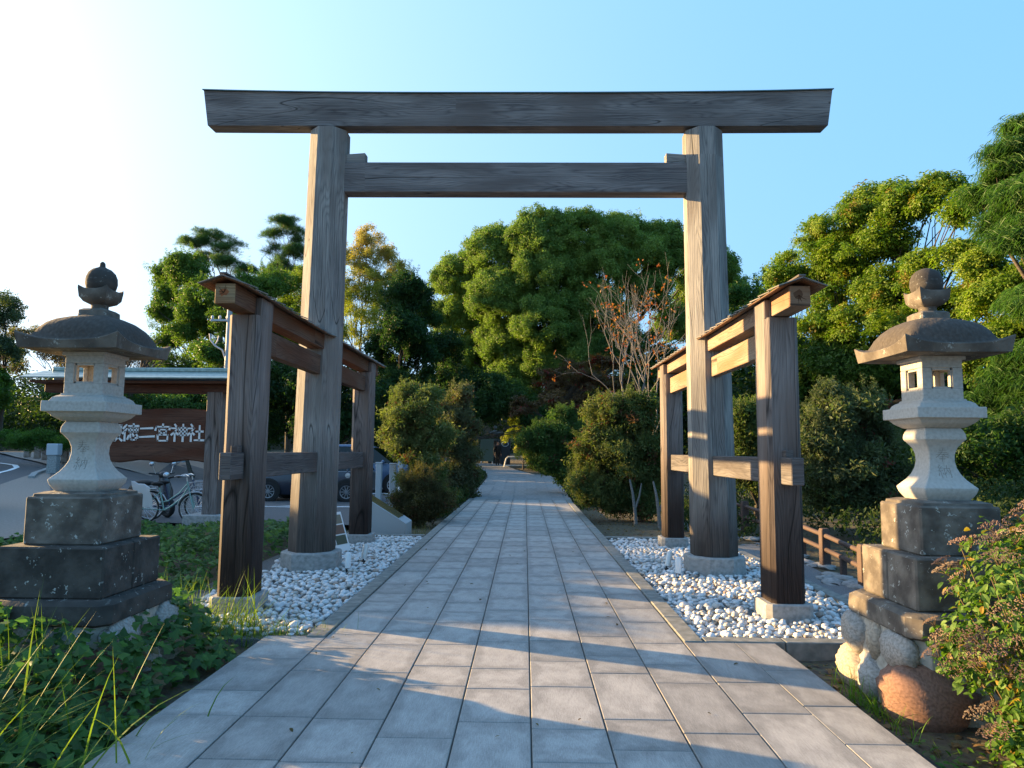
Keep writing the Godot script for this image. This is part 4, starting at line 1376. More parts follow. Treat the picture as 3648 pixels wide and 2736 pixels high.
# ---------------------------------------------------------------- the shrine's name board and what stands by it
func build_sign() -> void:
	var t := thing("name_board", "carved timber name board with white characters under a green copper roof", "sign", Vector3(-7.62, 0, -14.2))
	for sx in [-1.0, 1.0]:
		var s := shape()
		s.box(Vector3(sx * 1.33, 1.55, 0), Vector3(0.31, 2.46, 0.3), 0.012)
		part("post", s.mesh(), mats.wood_post, t)
		part("plinth", box_mesh(Vector3(0.82, 0.5, 0.8), 0.012), mats.concrete, t).position = Vector3(sx * 1.33, 0.08, 0)
	part("beam", box_mesh(Vector3(3.9, 0.17, 0.26), 0.01, Vector3.RIGHT), mats.board, t).position = Vector3(-0.23, 2.84, 0)
	part("rafter_board", box_mesh(Vector3(4.1, 0.05, 0.9), 0.005, Vector3.RIGHT), mats.board, t).position = Vector3(-0.23, 2.95, 0)
	var bs := shape(Color(1, 1, 1), Vector3.RIGHT)
	var rings := []
	for i in 13:                                    # a thick slab of natural outline
		var x := -1.19 + i * 2.38 / 12.0
		var up := 2.44 + 0.012 * sin(i * 0.9) - (0.02 if i == 0 or i == 12 else 0.0)
		var dn := 1.37 + 0.03 * sin(i * 1.3 + 1.0)
		rings.append([Vector3(x, dn, 0.05), Vector3(x, dn + 0.02, 0.07), Vector3(x, up - 0.02, 0.07), Vector3(x, up, 0.05), Vector3(x, up, -0.06), Vector3(x, dn, -0.06)])
	bs.loft(rings, true, true, 0.9)
	part("board", bs.mesh(), mats.board, t)
	var word := ["報", "徳", "二", "宮", "神", "社"]
	for i in 6:
		var cs := shape()
		for st: Array in STROKES[word[i]]:
			var pts := []
			for k in range(0, st.size(), 2): pts.append(Vector3(st[k] * 0.0036, -st[k + 1] * 0.0036, 0))
			for k in pts.size() - 1:
				var a: Vector3 = pts[k]
				var b: Vector3 = pts[k + 1]
				var d := (b - a).normalized()
				var sd := Vector3(-d.y, d.x, 0)
				var w0 := 0.0155
				var w1 := 0.021 if k == pts.size() - 2 else 0.0155
				a -= d * 0.012
				b += d * 0.012
				var q := []
				for f in [[a, w0], [b, w1]]:
					q.append([f[0] + sd * f[1] + Vector3(0, 0, 0.012), f[0] - sd * f[1] + Vector3(0, 0, 0.012), f[0] - sd * f[1], f[0] + sd * f[1]])
				cs.loft(q, true, true, 0.95)
		part("character", cs.mesh(), mats.white, t).position = Vector3(-0.905 + i * 0.334, 2.13, 0.072)
	# copper roof: ridge, two slopes of seamed sheet, eave strips
	for k in [-1.0, 1.0]:
		var rs := shape(Color(1, 1, 1), Vector3.RIGHT)
		for j in 3:
			rs.box(Vector3(-0.23, 3.045 + 0.055 * j, k * (0.5 - 0.17 * j)), Vector3(4.3 - 0.1 * j, 0.03, 0.22), 0.006, Basis(Vector3.RIGHT, k * 0.3))
		part("roof_sheet", rs.mesh(), mats.copper, t)
	part("ridge", box_mesh(Vector3(3.7, 0.09, 0.2), 0.02, Vector3.RIGHT), mats.copper, t).position = Vector3(-0.23, 3.23, 0)


func bicycle(called: String, label: String, at: Vector3, turn: float, paint_c: Color, cover: bool) -> void:
	var t := thing(called, label, "bicycle", at, turn)     # its front points to +x
	var m := plain_mat(paint_c, 0.3, 0.2)
	for x in [-0.53, 0.53]:
		var w := shape(Color(0.03, 0.03, 0.03))
		w.ring_tube(Vector3(x, 0.335, 0), Vector3.BACK, 0.315, 0.019, 28, 6)
		var wheel := part("wheel", w.mesh(), mats.plain, t)
		var r := shape()
		r.ring_tube(Vector3(x, 0.335, 0), Vector3.BACK, 0.29, 0.011, 28, 5)
		part("rim", r.mesh(), mats.steel, wheel)
		var sp := shape()
		for k in 18:
			var a := TAU * k / 18.0
			sp.tube([Vector3(x, 0.335, 0.015 if k % 2 else -0.015), Vector3(x + cos(a) * 0.29, 0.335 + sin(a) * 0.29, 0)], [0.0028], 3, false)
		part("spokes", sp.mesh(), mats.steel, wheel)
		var g := shape()
		var pts := []
		for k in 10:
			var a := deg_to_rad(lerpf(20 if x < 0 else 35, 190 if x < 0 else 170, k / 9.0))
			pts.append(Vector3(x + cos(a) * 0.355, 0.335 + sin(a) * 0.355, 0))
		g.tube(pts, [0.022], 6)
		part("mudguard", g.mesh(), mats.steel, t)
	var f := shape()
	f.tube([Vector3(0.39, 0.80, 0), Vector3(0.25, 0.55, 0), Vector3(0.02, 0.36, 0), Vector3(-0.1, 0.3, 0)], [0.02], 7)
	f.tube([Vector3(0.37, 0.87, 0), Vector3(0.2, 0.66, 0), Vector3(-0.02, 0.50, 0), Vector3(-0.15, 0.47, 0)], [0.016], 7)
	f.tube([Vector3(-0.1, 0.3, 0), Vector3(-0.22, 0.78, 0)], [0.018], 7)
	f.tube([Vector3(-0.1, 0.3, 0), Vector3(-0.53, 0.335, 0.05)], [0.012], 6)
	f.tube([Vector3(-0.2, 0.68, 0), Vector3(-0.53, 0.335, 0.05)], [0.011], 6)
	f.tube([Vector3(0.355, 0.92, 0), Vector3(0.42, 0.68, 0), Vector3(0.45, 0.62, 0.05), Vector3(0.53, 0.335, 0.05)], [0.016], 7)
	f.tube([Vector3(0.45, 0.62, -0.05), Vector3(0.53, 0.335, -0.05)], [0.012], 6)
	part("frame", f.mesh(), m, t)
	var h := shape()
	h.tube([Vector3(0.355, 0.92, 0), Vector3(0.34, 1.0, 0)], [0.014], 7)
	h.tube([Vector3(0.08, 1.0, 0.27), Vector3(0.25, 1.05, 0.25), Vector3(0.36, 1.03, 0.1), Vector3(0.36, 1.02, -0.1), Vector3(0.25, 1.05, -0.25), Vector3(0.08, 1.0, -0.27)], [0.012], 7)
	part("handlebar", h.mesh(), mats.steel, t)
	var gr := shape()
	for k in [-1, 1]: gr.tube([Vector3(0.05, 0.995, k * 0.273), Vector3(0.17, 1.027, k * 0.262)], [0.017], 7)
	part("grips", gr.mesh(), mats.rubber, t)
	var sd := shape()
	sd.ball(Vector3(-0.27, 0.86, 0), Vector3(0.14, 0.045, 0.09), 10, 6)
	sd.tube([Vector3(-0.22, 0.76, 0), Vector3(-0.24, 0.84, 0)], [0.014], 6)
	part("saddle", sd.mesh(), mats.rubber, t)
	var b := shape()
	for y in [0.68, 0.75, 0.82, 0.9]:
		var e: float = lerpf(0.12, 0.17, (y - 0.68) / 0.22)
		b.tube([Vector3(0.62 - e, y, -e), Vector3(0.62 + e, y, -e), Vector3(0.62 + e, y, e), Vector3(0.62 - e, y, e), Vector3(0.62 - e, y, -e)], [0.006], 4)
	for k in 12:
		var a := TAU * (k + 0.5) / 12.0
		var u := Vector3(cos(a), 0, sin(a)) / maxf(absf(cos(a)), absf(sin(a)))
		b.tube([Vector3(0.62, 0.68, 0) + u * 0.12, Vector3(0.62, 0.9, 0) + u * 0.17], [0.004], 4)
	part("basket", b.mesh(), mats.steel, t)
	var rk := shape()
	rk.box(Vector3(-0.55, 0.72, 0), Vector3(0.32, 0.016, 0.14), 0.004)
	rk.tube([Vector3(-0.6, 0.72, 0.06), Vector3(-0.53, 0.335, 0.06)], [0.008], 5)
	part("carrier", rk.mesh(), mats.steel, t)
	if cover:                                       # a pale folded sheet hung over the carrier
		var c := shape()
		var rows := []
		for i in 7:
			var a := i / 6.0
			var row := []
			for k in 6:
				row.append(Vector3(-0.78 + k * 0.075 + 0.14 * a + 0.015 * sin(i * 2.0 + k), 0.93 - 0.5 * a * a - 0.02 * k + 0.02 * sin(k * 2.1 + i), 0.12 + 0.06 * sin(a * 2.5) + 0.012 * sin(k * 3.0 + i * 2.0)))
			rows.append(row)
		c.loft(rows, false, false, 0.3, false)
		part("white_cover", c.mesh(), mats.white, t)


func build_scooter() -> void:
	var t := thing("motor_scooter", "dark motor scooter parked behind the bicycle, its headlamp catching the light", "scooter", Vector3(-9.0, 0, -17.0), -0.5)
	for x in [-0.6, 0.6]:
		var w := shape()
		w.ring_tube(Vector3(x, 0.24, 0), Vector3.BACK, 0.19, 0.055, 18, 6)
		part("wheel", w.mesh(), mats.rubber, t)
		var h := shape()
		h.ring_tube(Vector3(x, 0.24, 0), Vector3.BACK, 0.07, 0.06, 12, 4)
		part("hub", h.mesh(), mats.steel, t)
	var b := shape(Color(0.03, 0.03, 0.035))
	b.loft([square_ring(0.16, 0.0, 0.05), square_ring(0.19, 0.35, 0.06), square_ring(0.15, 0.5, 0.06)], true, true, 0.3)
	var body := part("rear_body", b.mesh(), mats.paint, t)
	body.transform = Transform3D(Basis(Vector3.BACK, 0.15).scaled(Vector3(1.7, 0.8, 1.0)), Vector3(-0.42, 0.33, 0))
	var fr := shape(Color(0.03, 0.03, 0.035))
	fr.tube([Vector3(0.58, 0.3, 0), Vector3(0.5, 0.6, 0), Vector3(0.38, 0.95, 0)], [0.12, 0.16, 0.1], 10)
	fr.box(Vector3(0.1, 0.28, 0), Vector3(0.6, 0.09, 0.3), 0.03)
	part("leg_shield", fr.mesh(), mats.paint, t)
	var s := shape()
	s.ball(Vector3(-0.35, 0.79, 0), Vector3(0.34, 0.07, 0.14), 12, 6)
	part("seat", s.mesh(), mats.rubber, t)
	var h := shape()
	h.tube([Vector3(0.3, 1.04, 0.33), Vector3(0.38, 1.02, 0.1), Vector3(0.38, 1.02, -0.1), Vector3(0.3, 1.04, -0.33)], [0.02], 7)
	h.ball(Vector3(0.4, 0.99, 0), Vector3(0.11, 0.1, 0.13), 10, 6)
	part("handlebar", h.mesh(), mats.black, t)
	var l := shape()
	l.ball(Vector3(0.49, 0.99, 0), Vector3(0.04, 0.075, 0.09), 10, 6)
	part("headlamp", l.mesh(), mats.steel, t)
	for k in [-1, 1]:
		var mi := shape()
		mi.tube([Vector3(0.36, 1.03, k * 0.2), Vector3(0.34, 1.22, k * 0.27)], [0.008], 5)
		mi.ball(Vector3(0.34, 1.26, k * 0.29), Vector3(0.02, 0.05, 0.07), 8, 5)
		part("mirror", mi.mesh(), mats.steel, t)


func car(called: String, label: String, at: Vector3, turn: float, c: Color, van: bool) -> void:
	var t := thing(called, label, "car" if not van else "van", at, turn)    # its front points to -x
	var l := 4.65 if van else 3.75
	var w := 0.84 if van else 0.83
	var belt := 1.12 if van else 0.93
	var roof := 1.85 if van else 1.4
	var h := l * 0.5
	var wb := 2.75 if van else 2.5
	var st := []
	if van: st = [[-h, 0.42, 0.72, 0.72], [-h + 0.12, 0.28, 0.88, 0.95], [-h + 0.7, 0.24, 1.06, 1.0], [-h + 1.2, 0.22, 1.12, 1.0], [0.3, 0.22, 1.14, 1.0], [h - 0.4, 0.24, 1.16, 1.0], [h - 0.06, 0.3, 1.14, 0.97], [h, 0.42, 1.0, 0.93]]
	else: st = [[-h, 0.38, 0.62, 0.7], [-h + 0.1, 0.26, 0.74, 0.9], [-h + 0.4, 0.22, 0.84, 0.98], [-h + 1.05, 0.2, 0.93, 1.0], [0.3, 0.2, 0.94, 1.0], [h - 0.5, 0.22, 0.96, 1.0], [h - 0.08, 0.28, 0.92, 0.94], [h, 0.38, 0.8, 0.88]]
	var b := shape(c, Vector3.RIGHT)
	var rings := []
	for q in st:
		var x: float = q[0]
		var ww: float = w * q[3]
		var y0: float = q[1]
		var y1: float = q[2]
		rings.append([Vector3(x, y0, ww * 0.9), Vector3(x, lerpf(y0, y1, 0.3), ww), Vector3(x, lerpf(y0, y1, 0.72), ww * 1.01), Vector3(x, y1, ww * 0.93), Vector3(x, y1 + 0.03, ww * 0.6), Vector3(x, y1 + 0.04, 0), Vector3(x, y1 + 0.03, -ww * 0.6), Vector3(x, y1, -ww * 0.93), Vector3(x, lerpf(y0, y1, 0.72), -ww * 1.01), Vector3(x, lerpf(y0, y1, 0.3), -ww), Vector3(x, y0, -ww * 0.9)])
	b.loft(rings, true, true, 0.6)
	part("body", b.mesh(), mats.paint, t)
	# cabin: dark glass all round, painted roof on top
	var x0 := -h + (0.95 if van else 1.0)
	var x1 := h - 0.08
	var sl := 0.85 if van else 0.55
	var g := shape(Color(0.02, 0.024, 0.03))
	g.loft([
		[Vector3(x0, belt, w * 0.88), Vector3(x1, belt + 0.03, w * 0.9), Vector3(x1, belt + 0.03, -w * 0.9), Vector3(x0, belt, -w * 0.88)],
		[Vector3(x0 + sl, roof - 0.1, w * 0.74), Vector3(x1 - 0.2, roof - 0.1, w * 0.77), Vector3(x1 - 0.2, roof - 0.1, -w * 0.77), Vector3(x0 + sl, roof - 0.1, -w * 0.74)],
	], true, true, 0.95)
	part("windows", g.mesh(), mats.pane, t)
	var r := shape(c, Vector3.RIGHT)
	var rr := []
	for q in [[x0 + sl - 0.04, roof - 0.1, 0.74], [x0 + sl + 0.25, roof - 0.03, 0.78], [0.4, roof, 0.79], [x1 - 0.3, roof - 0.02, 0.78], [x1 - 0.1, roof - 0.09, 0.75]]:
		rr.append([Vector3(q[0], q[1] - 0.09, w * q[2] * 1.01), Vector3(q[0], q[1] - 0.02, w * q[2] * 0.95), Vector3(q[0], q[1], 0), Vector3(q[0], q[1] - 0.02, -w * q[2] * 0.95), Vector3(q[0], q[1] - 0.09, -w * q[2] * 1.01)])
	r.loft(rr, true, true, 0.4)
	part("roof", r.mesh(), mats.paint, t)
	for sd in [-1.0, 1.0]:
		for q in ([[-0.15, 0.03], [0.75, 0.0], [1.45, 0.0]] if van else [[0.25, 0.0], [1.25, -0.05]]):
			var p := shape(c)
			p.tube([Vector3(q[0], belt, sd * w * 0.905), Vector3(q[0] + 0.02 + q[1], roof - 0.12, sd * w * 0.775)], [0.04], 6)
			part("pillar", p.mesh(), mats.paint, t)
		for x in [-wb * 0.5 - (0.05 if van else 0.0), wb * 0.5 - (0.05 if van else 0.0)]:
			var ar := shape(Color(0.015, 0.015, 0.016))
			var rad := 0.33 if van else 0.3
			ar.lathe(Vector3.ZERO, [Vector2(0.0, -0.03), Vector2(rad + 0.09, -0.03), Vector2(rad + 0.09, 0.0), Vector2(rad + 0.05, 0.005)], 24)
			part("wheel_arch", ar.mesh(), mats.black, t).transform = Transform3D(Basis(Vector3.RIGHT, sd * PI / 2), Vector3(x, rad + 0.03, sd * (w + 0.012)))
			var wh := shape(Color(1, 1, 1))
			wh.lathe(Vector3.ZERO, [Vector2(rad * 0.66, -0.1), Vector2(rad * 0.94, -0.1), Vector2(rad, -0.06), Vector2(rad, 0.02), Vector2(rad * 0.93, 0.045), Vector2(rad * 0.68, 0.04)], 26)
			var wo := part("wheel", wh.mesh(), mats.rubber, t)
			wo.transform = Transform3D(Basis(Vector3.RIGHT, sd * PI / 2), Vector3(x, rad, sd * (w - 0.02)))
			var rm := shape(Color(0.62, 0.63, 0.65) if van else Color(0.25, 0.25, 0.26))
			rm.lathe(Vector3.ZERO, [Vector2(rad * 0.68, 0.0), Vector2(rad * 0.7, 0.05), Vector2(rad * 0.62, 0.045), Vector2(rad * 0.6, 0.0)], 26)
			rm.lathe(Vector3.ZERO, [Vector2(0.05, 0.0), Vector2(0.05, 0.05), Vector2(0.0, 0.052)], 12)
			for k in 10:
				var a := TAU * k / 10.0
				rm.box(Vector3(cos(a) * rad * 0.36, 0.035, sin(a) * rad * 0.36), Vector3(rad * 0.56, 0.02, 0.028), 0.004, Basis(Vector3.UP, -a))
			part("rim", rm.mesh(), plain_mat(Color(1, 1, 1), 0.35, 0.6), wo)
		var hl := shape(Color(0.75, 0.77, 0.8))
		hl.ball(Vector3(-h + 0.22, 0.74 if not van else 0.82, sd * w * 0.82), Vector3(0.17, 0.085, 0.1), 10, 6)
		part("headlight", hl.mesh(), plain_mat(Color(1, 1, 1), 0.1, 0.3), t)
		var mi := shape(c)
		mi.ball(Vector3(x0 + 0.35, belt + 0.07, sd * (w + 0.09)), Vector3(0.07, 0.075, 0.1), 8, 6)
		part("door_mirror", mi.mesh(), mats.paint, t)
		var hd := shape(Color(0.6, 0.6, 0.62))
		hd.box(Vector3(0.1, belt - 0.13, sd * (w * 1.01 + 0.01)), Vector3(0.18, 0.03, 0.03), 0.008)
		part("door_handle", hd.mesh(), mats.steel, t)
		var strip := shape(Color(0.6, 0.6, 0.62), Vector3.RIGHT)
		strip.box(Vector3(0.25, belt + 0.012, sd * w * 0.925), Vector3(l * 0.62, 0.02, 0.02), 0.004)
		part("trim_strip", strip.mesh(), mats.steel, t)
	if not van:
		var cap := shape()
		cap.lathe(Vector3.ZERO, [Vector2(0.0, 0.0), Vector2(0.085, 0.0), Vector2(0.08, 0.02), Vector2(0.0, 0.025)], 16)
		part("fuel_cap", cap.mesh(), mats.steel, t).transform = Transform3D(Basis(Vector3.RIGHT, PI / 2), Vector3(1.28, 0.82, w + 0.005))


func build_left() -> void:
	build_sign()
	bicycle("bicycle", "pale green bicycle with wire basket and white sheet over its carrier", Vector3(-7.73, 0.0, -15.3), 0.12, Color(0.25, 0.45, 0.42), true)
	bicycle("bicycle", "dark blue bicycle half hidden behind the pale green one", Vector3(-8.0, 0.0, -16.1), 0.2, Color(0.03, 0.05, 0.12), false)
	build_scooter()
	car("parked_car", "small dark blue hatchback seen between the left posts of the torii", Vector3(-6.9, 0.0, -23.2), 0.0, Color(0.008, 0.014, 0.03), false)
	car("parked_van", "steel blue people carrier with dark windows behind the left shrubs", Vector3(-6.35, 0.0, -27.3), PI, Color(0.045, 0.09, 0.17), true)
	# white posts along the edge of the car park
	var k := 0
	var lab := ["white square post nearest the slanted plaque stone", "second white square post, beyond the back left torii post", "third white square post, half behind a reddish shrub", "farthest white square post among the shrubs"]
	for p in [Vector3(-3.72, 0, -19.9), Vector3(-4.45, 0, -21.5), Vector3(-4.5, 0, -25.5), Vector3(-3.7, 0, -30.0)]:
		var t := thing("white_post", lab[k], "post", Vector3(p.x, ground_y(p.x, p.z) + 0.1, p.z), 0.0, "white posts along the car park")
		part("shaft", box_mesh(Vector3(0.17, 1.3, 0.17), 0.012), mats.post_grey, t).position.y = 0.6
		part("cap", box_mesh(Vector3(0.19, 0.04, 0.19), 0.01), mats.post_grey, t).position.y = 1.27
		k += 1
	var thin := thing("white_pole", "short thin white pole behind the slanted plaque stone", "post", Vector3(-3.05, -0.13, -17.2))
	var s := shape()
	s.lathe(Vector3.ZERO, [Vector2(0.04, 0.0), Vector2(0.04, 0.84), Vector2(0.03, 0.87), Vector2(0.0, 0.88)], 12)
	part("shaft", s.mesh(), mats.white, thin)
	# slanted plaque stone
	var pl := thing("plaque_stone", "low white stone wedge with a slanted bronze-coloured plaque by the path", "plaque", Vector3(-2.78, -0.1, -14.55), 0.0)
	s = shape()
	s.loft([[Vector3(-0.5, -0.1, 0.42), Vector3(0.42, -0.1, 0.42), Vector3(0.42, 0.28, 0.42), Vector3(0.36, 0.32, 0.42), Vector3(-0.5, 0.84, 0.42)], [Vector3(-0.5, -0.1, -0.3), Vector3(0.42, -0.1, -0.3), Vector3(0.42, 0.28, -0.3), Vector3(0.36, 0.32, -0.3), Vector3(-0.5, 0.84, -0.3)]], true, true, 0.95)
	part("block", s.mesh(), plain_mat(Color(0.36, 0.37, 0.37), 0.75), pl)
	var face := shape(Color(0.2, 0.16, 0.07), Vector3.RIGHT)
	face.box(Vector3.ZERO, Vector3(0.82, 0.02, 0.58), 0.004)
	var fo := part("plaque", face.mesh(), plain_mat(Color(1, 1, 1), 0.25, 0.6), pl)
	fo.transform = Transform3D(Basis(Vector3.BACK, atan2(0.32 - 0.84, 0.86)), Vector3(-0.09, 0.6, 0.06))
	# leaning leaflet board with six photographs
	var lb := thing("photo_board", "white board with six small photographs leaning behind the left torii pillar", "board", Vector3(-2.97, 0.0, -11.4), 1.2)
	s = shape()
	s.box(Vector3(0, 0.32, 0), Vector3(0.62, 0.66, 0.02), 0.004)
	var bo := part("panel", s.mesh(), mats.white, lb)
	bo.transform = Transform3D(Basis(Vector3.RIGHT, -0.35), Vector3.ZERO)
	for i in 6:
		var pr := shape([Color(0.12, 0.1, 0.08), Color(0.2, 0.17, 0.12), Color(0.08, 0.1, 0.13), Color(0.16, 0.09, 0.06), Color(0.25, 0.23, 0.2), Color(0.07, 0.08, 0.05)][i])
		pr.box(Vector3(-0.17 + (i % 2) * 0.3, 0.53 - (i / 2) * 0.17, 0.0125), Vector3(0.28, 0.15, 0.003), 0.0)
		part("photograph", pr.mesh(), mats.plain, bo)
	var lg := shape()
	for q in [-0.26, 0.26]: lg.tube([Vector3(q, 0.55, -0.2), Vector3(q, 0.0, -0.42)], [0.012], 6)
	part("prop", lg.mesh(), mats.steel, lb)
	# ground lights among the pebbles
	var gl := ["upright white tube light in the left pebbles, nearer the viewer", "tilted steel tube light in the left pebbles behind the upright one", "tilted dark-mouthed tube light in the right pebbles", "upright white tube light in the right pebbles beside the pillar plinth"]
	var gp := [Vector3(-2.41, 0, -9.75), Vector3(-2.36, 0, -10.45), Vector3(2.0, 0, -10.1), Vector3(2.07, 0, -9.66)]
	for i in 4:
		var t := thing("ground_light", gl[i], "light", gp[i], 0.0, "tube lights in the pebble beds")
		var tilt := Basis.IDENTITY
		if i == 1: tilt = Basis(Vector3.BACK, -0.12) * Basis(Vector3.RIGHT, -0.1)
		if i == 2: tilt = Basis(Vector3.BACK, -0.25) * Basis(Vector3.RIGHT, -0.15)
		var st := shape()
		st.lathe(Vector3.ZERO, [Vector2(0.03, -0.05), Vector2(0.03, 0.02), Vector2(0.012, 0.03), Vector2(0.012, 0.06)], 10)
		part("stake", st.mesh(), mats.black, t)
		var tb := shape()
		if i % 3 == 0: tb.lathe(Vector3.ZERO, [Vector2(0.0, 0.03), Vector2(0.042, 0.03), Vector2(0.042, 0.21), Vector2(0.03, 0.235), Vector2(0.0, 0.24)], 16)
		else: tb.lathe(Vector3.ZERO, [Vector2(0.0, 0.05), Vector2(0.04, 0.05), Vector2(0.042, 0.25), Vector2(0.037, 0.255), Vector2(0.035, 0.18), Vector2(0.0, 0.18)], 16)
		part("tube", tb.mesh(), mats.white if i % 3 == 0 else plain_mat(Color(0.6, 0.6, 0.58), 0.4, 0.3), t).transform = Transform3D(tilt, Vector3.ZERO)
		if i % 3 != 0:
			var mo := shape()
			mo.lathe(Vector3.ZERO, [Vector2(0.0, 0.235), Vector2(0.0345, 0.235), Vector2(0.0345, 0.238), Vector2(0.0, 0.239)], 14)
			part("lens", mo.mesh(), mats.black, t).transform = Transform3D(tilt, Vector3.ZERO)
	# utility pole with two lamp arms
	var up := thing("utility_pole", "slim grey utility pole with lamp arms among the left trees", "pole", Vector3(-13.8, ground_y(-13.8, -32.0), -32.0))
	s = shape(Color(0.34, 0.35, 0.36))
	s.lathe(Vector3.ZERO, [Vector2(0.16, 0.0), Vector2(0.11, 9.2), Vector2(0.0, 9.22)], 12)
	part("pole", s.mesh(), mats.plain, up)
	s = shape(Color(0.4, 0.42, 0.44))
	s.box(Vector3(-0.35, 7.7, 0), Vector3(1.1, 0.09, 0.09), 0.01)
	for x in [-0.8, -0.45, -0.1]: s.lathe(Vector3(x, 7.75, 0), [Vector2(0.05, 0.0), Vector2(0.07, 0.08), Vector2(0.05, 0.16), Vector2(0.0, 0.2)], 8)
	part("cross_arm", s.mesh(), mats.plain, up)
	s = shape(Color(0.45, 0.47, 0.5))
	s.tube([Vector3(0, 5.6, 0), Vector3(-0.25, 6.3, 0.05), Vector3(-0.6, 6.5, 0.08), Vector3(-0.8, 6.75, 0.1), Vector3(-0.85, 7.05, 0.1)], [0.035], 6)
	s.tube([Vector3(-0.6, 6.5, 0.08), Vector3(-0.45, 6.75, 0.1), Vector3(-0.42, 6.95, 0.1)], [0.03], 6)
	part("lamp_arm", s.mesh(), mats.plain, up)
	# bollards and kerb by the street
	lab = ["leftmost brown bollard beside the curving street", "brown bollard second from the left by the street", "brown bollard third from the left by the street", "brown bollard half hidden behind the left lantern shaft"]
	k = 0
	for p in [Vector2(-29.3, -41.0), Vector2(-28.2, -40.3), Vector2(-27.1, -39.4), Vector2(-25.0, -37.9)]:
		var t := thing("bollard", lab[k], "bollard", Vector3(p.x, ground_y(p.x, p.y) + 0.13, p.y), 0.3, "bollards by the street")
		part("shaft", box_mesh(Vector3(0.3, 0.86, 0.3), 0.02), tri_mat(noise_tex([[0.0, Color(0.25, 0.17, 0.13)], [1.0, Color(0.4, 0.3, 0.24)]], 0.05, 3, 64, 3), 1.0, 0.8) if k == 0 else (get_node("bollard/shaft") as MeshInstance3D).material_override, t).position.y = 0.42
		k += 1
	var nb := thing("bollard", "taller pale bollard nearer the viewer, left of the lantern shaft", "bollard", Vector3(-22.3, ground_y(-22.3, -33.0) + 0.05, -33.0), 0.2, "bollards by the street")
	part("shaft", box_mesh(Vector3(0.42, 0.9, 0.42), 0.02), mats.concrete, nb).position.y = 0.44
	part("cap", box_mesh(Vector3(0.5, 0.55, 0.5), 0.03), mats.post_grey, nb).position.y = 1.16
	var gr := thing("guard_rail", "low steel guard rail behind the bollards by the street", "guard rail", Vector3(-23.5, ground_y(-23.5, -38.5) + 0.1, -38.5))
	for x in [-0.9, 0.0, 0.9]: part("post", box_mesh(Vector3(0.1, 0.85, 0.1), 0.01), mats.white, gr).position = Vector3(x, 0.42, 0)
	for y in [0.5, 0.8]: part("rail", box_mesh(Vector3(2.0, 0.08, 0.06), 0.01), mats.white, gr).position = Vector3(0, y, 0.06)
	var cf := thing("corrugated_fence", "low pale blue corrugated fence seen under the name board", "fence", Vector3(-21.2, ground_y(-21.2, -41.0), -41.0))
	for i in 9:
		var cs := shape(Color(0.42, 0.52, 0.58))
		cs.tube([Vector3(-1.2 + i * 0.3, 0, 0), Vector3(-1.2 + i * 0.3, 1.2, 0)], [0.12], 6)
		part("sheet", cs.mesh(), mats.plain, cf)
	part("rail", box_mesh(Vector3(2.8, 0.08, 0.3)), mats.steel, cf).position = Vector3(0, 1.2, 0)
	s = shape()
	var kp := [Vector2(-21.9, -31.0), Vector2(-22.6, -32.2), Vector2(-23.4, -34.2), Vector2(-24.2, -36.0), Vector2(-24.9, -36.9)]
	var kr := []
	for i in kp.size():
		var a: Vector2 = kp[maxi(i - 1, 0)]
		var b: Vector2 = kp[mini(i + 1, kp.size() - 1)]
		var sd := (b - a).normalized().orthogonal() * 0.12
		var p0: Vector2 = kp[i] - sd
		var p1: Vector2 = kp[i] + sd
		var y := ground_y(kp[i].x, kp[i].y)
		kr.append([Vector3(p0.x, y - 0.1, p0.y), Vector3(p0.x, y + 0.2, p0.y), Vector3(p1.x, y + 0.2, p1.y), Vector3(p1.x, y - 0.1, p1.y)])
	s.loft(kr, true, true, 0.9)
	tag(part("kerb", s.mesh(), mats.concrete, self), "", "", "", "structure")


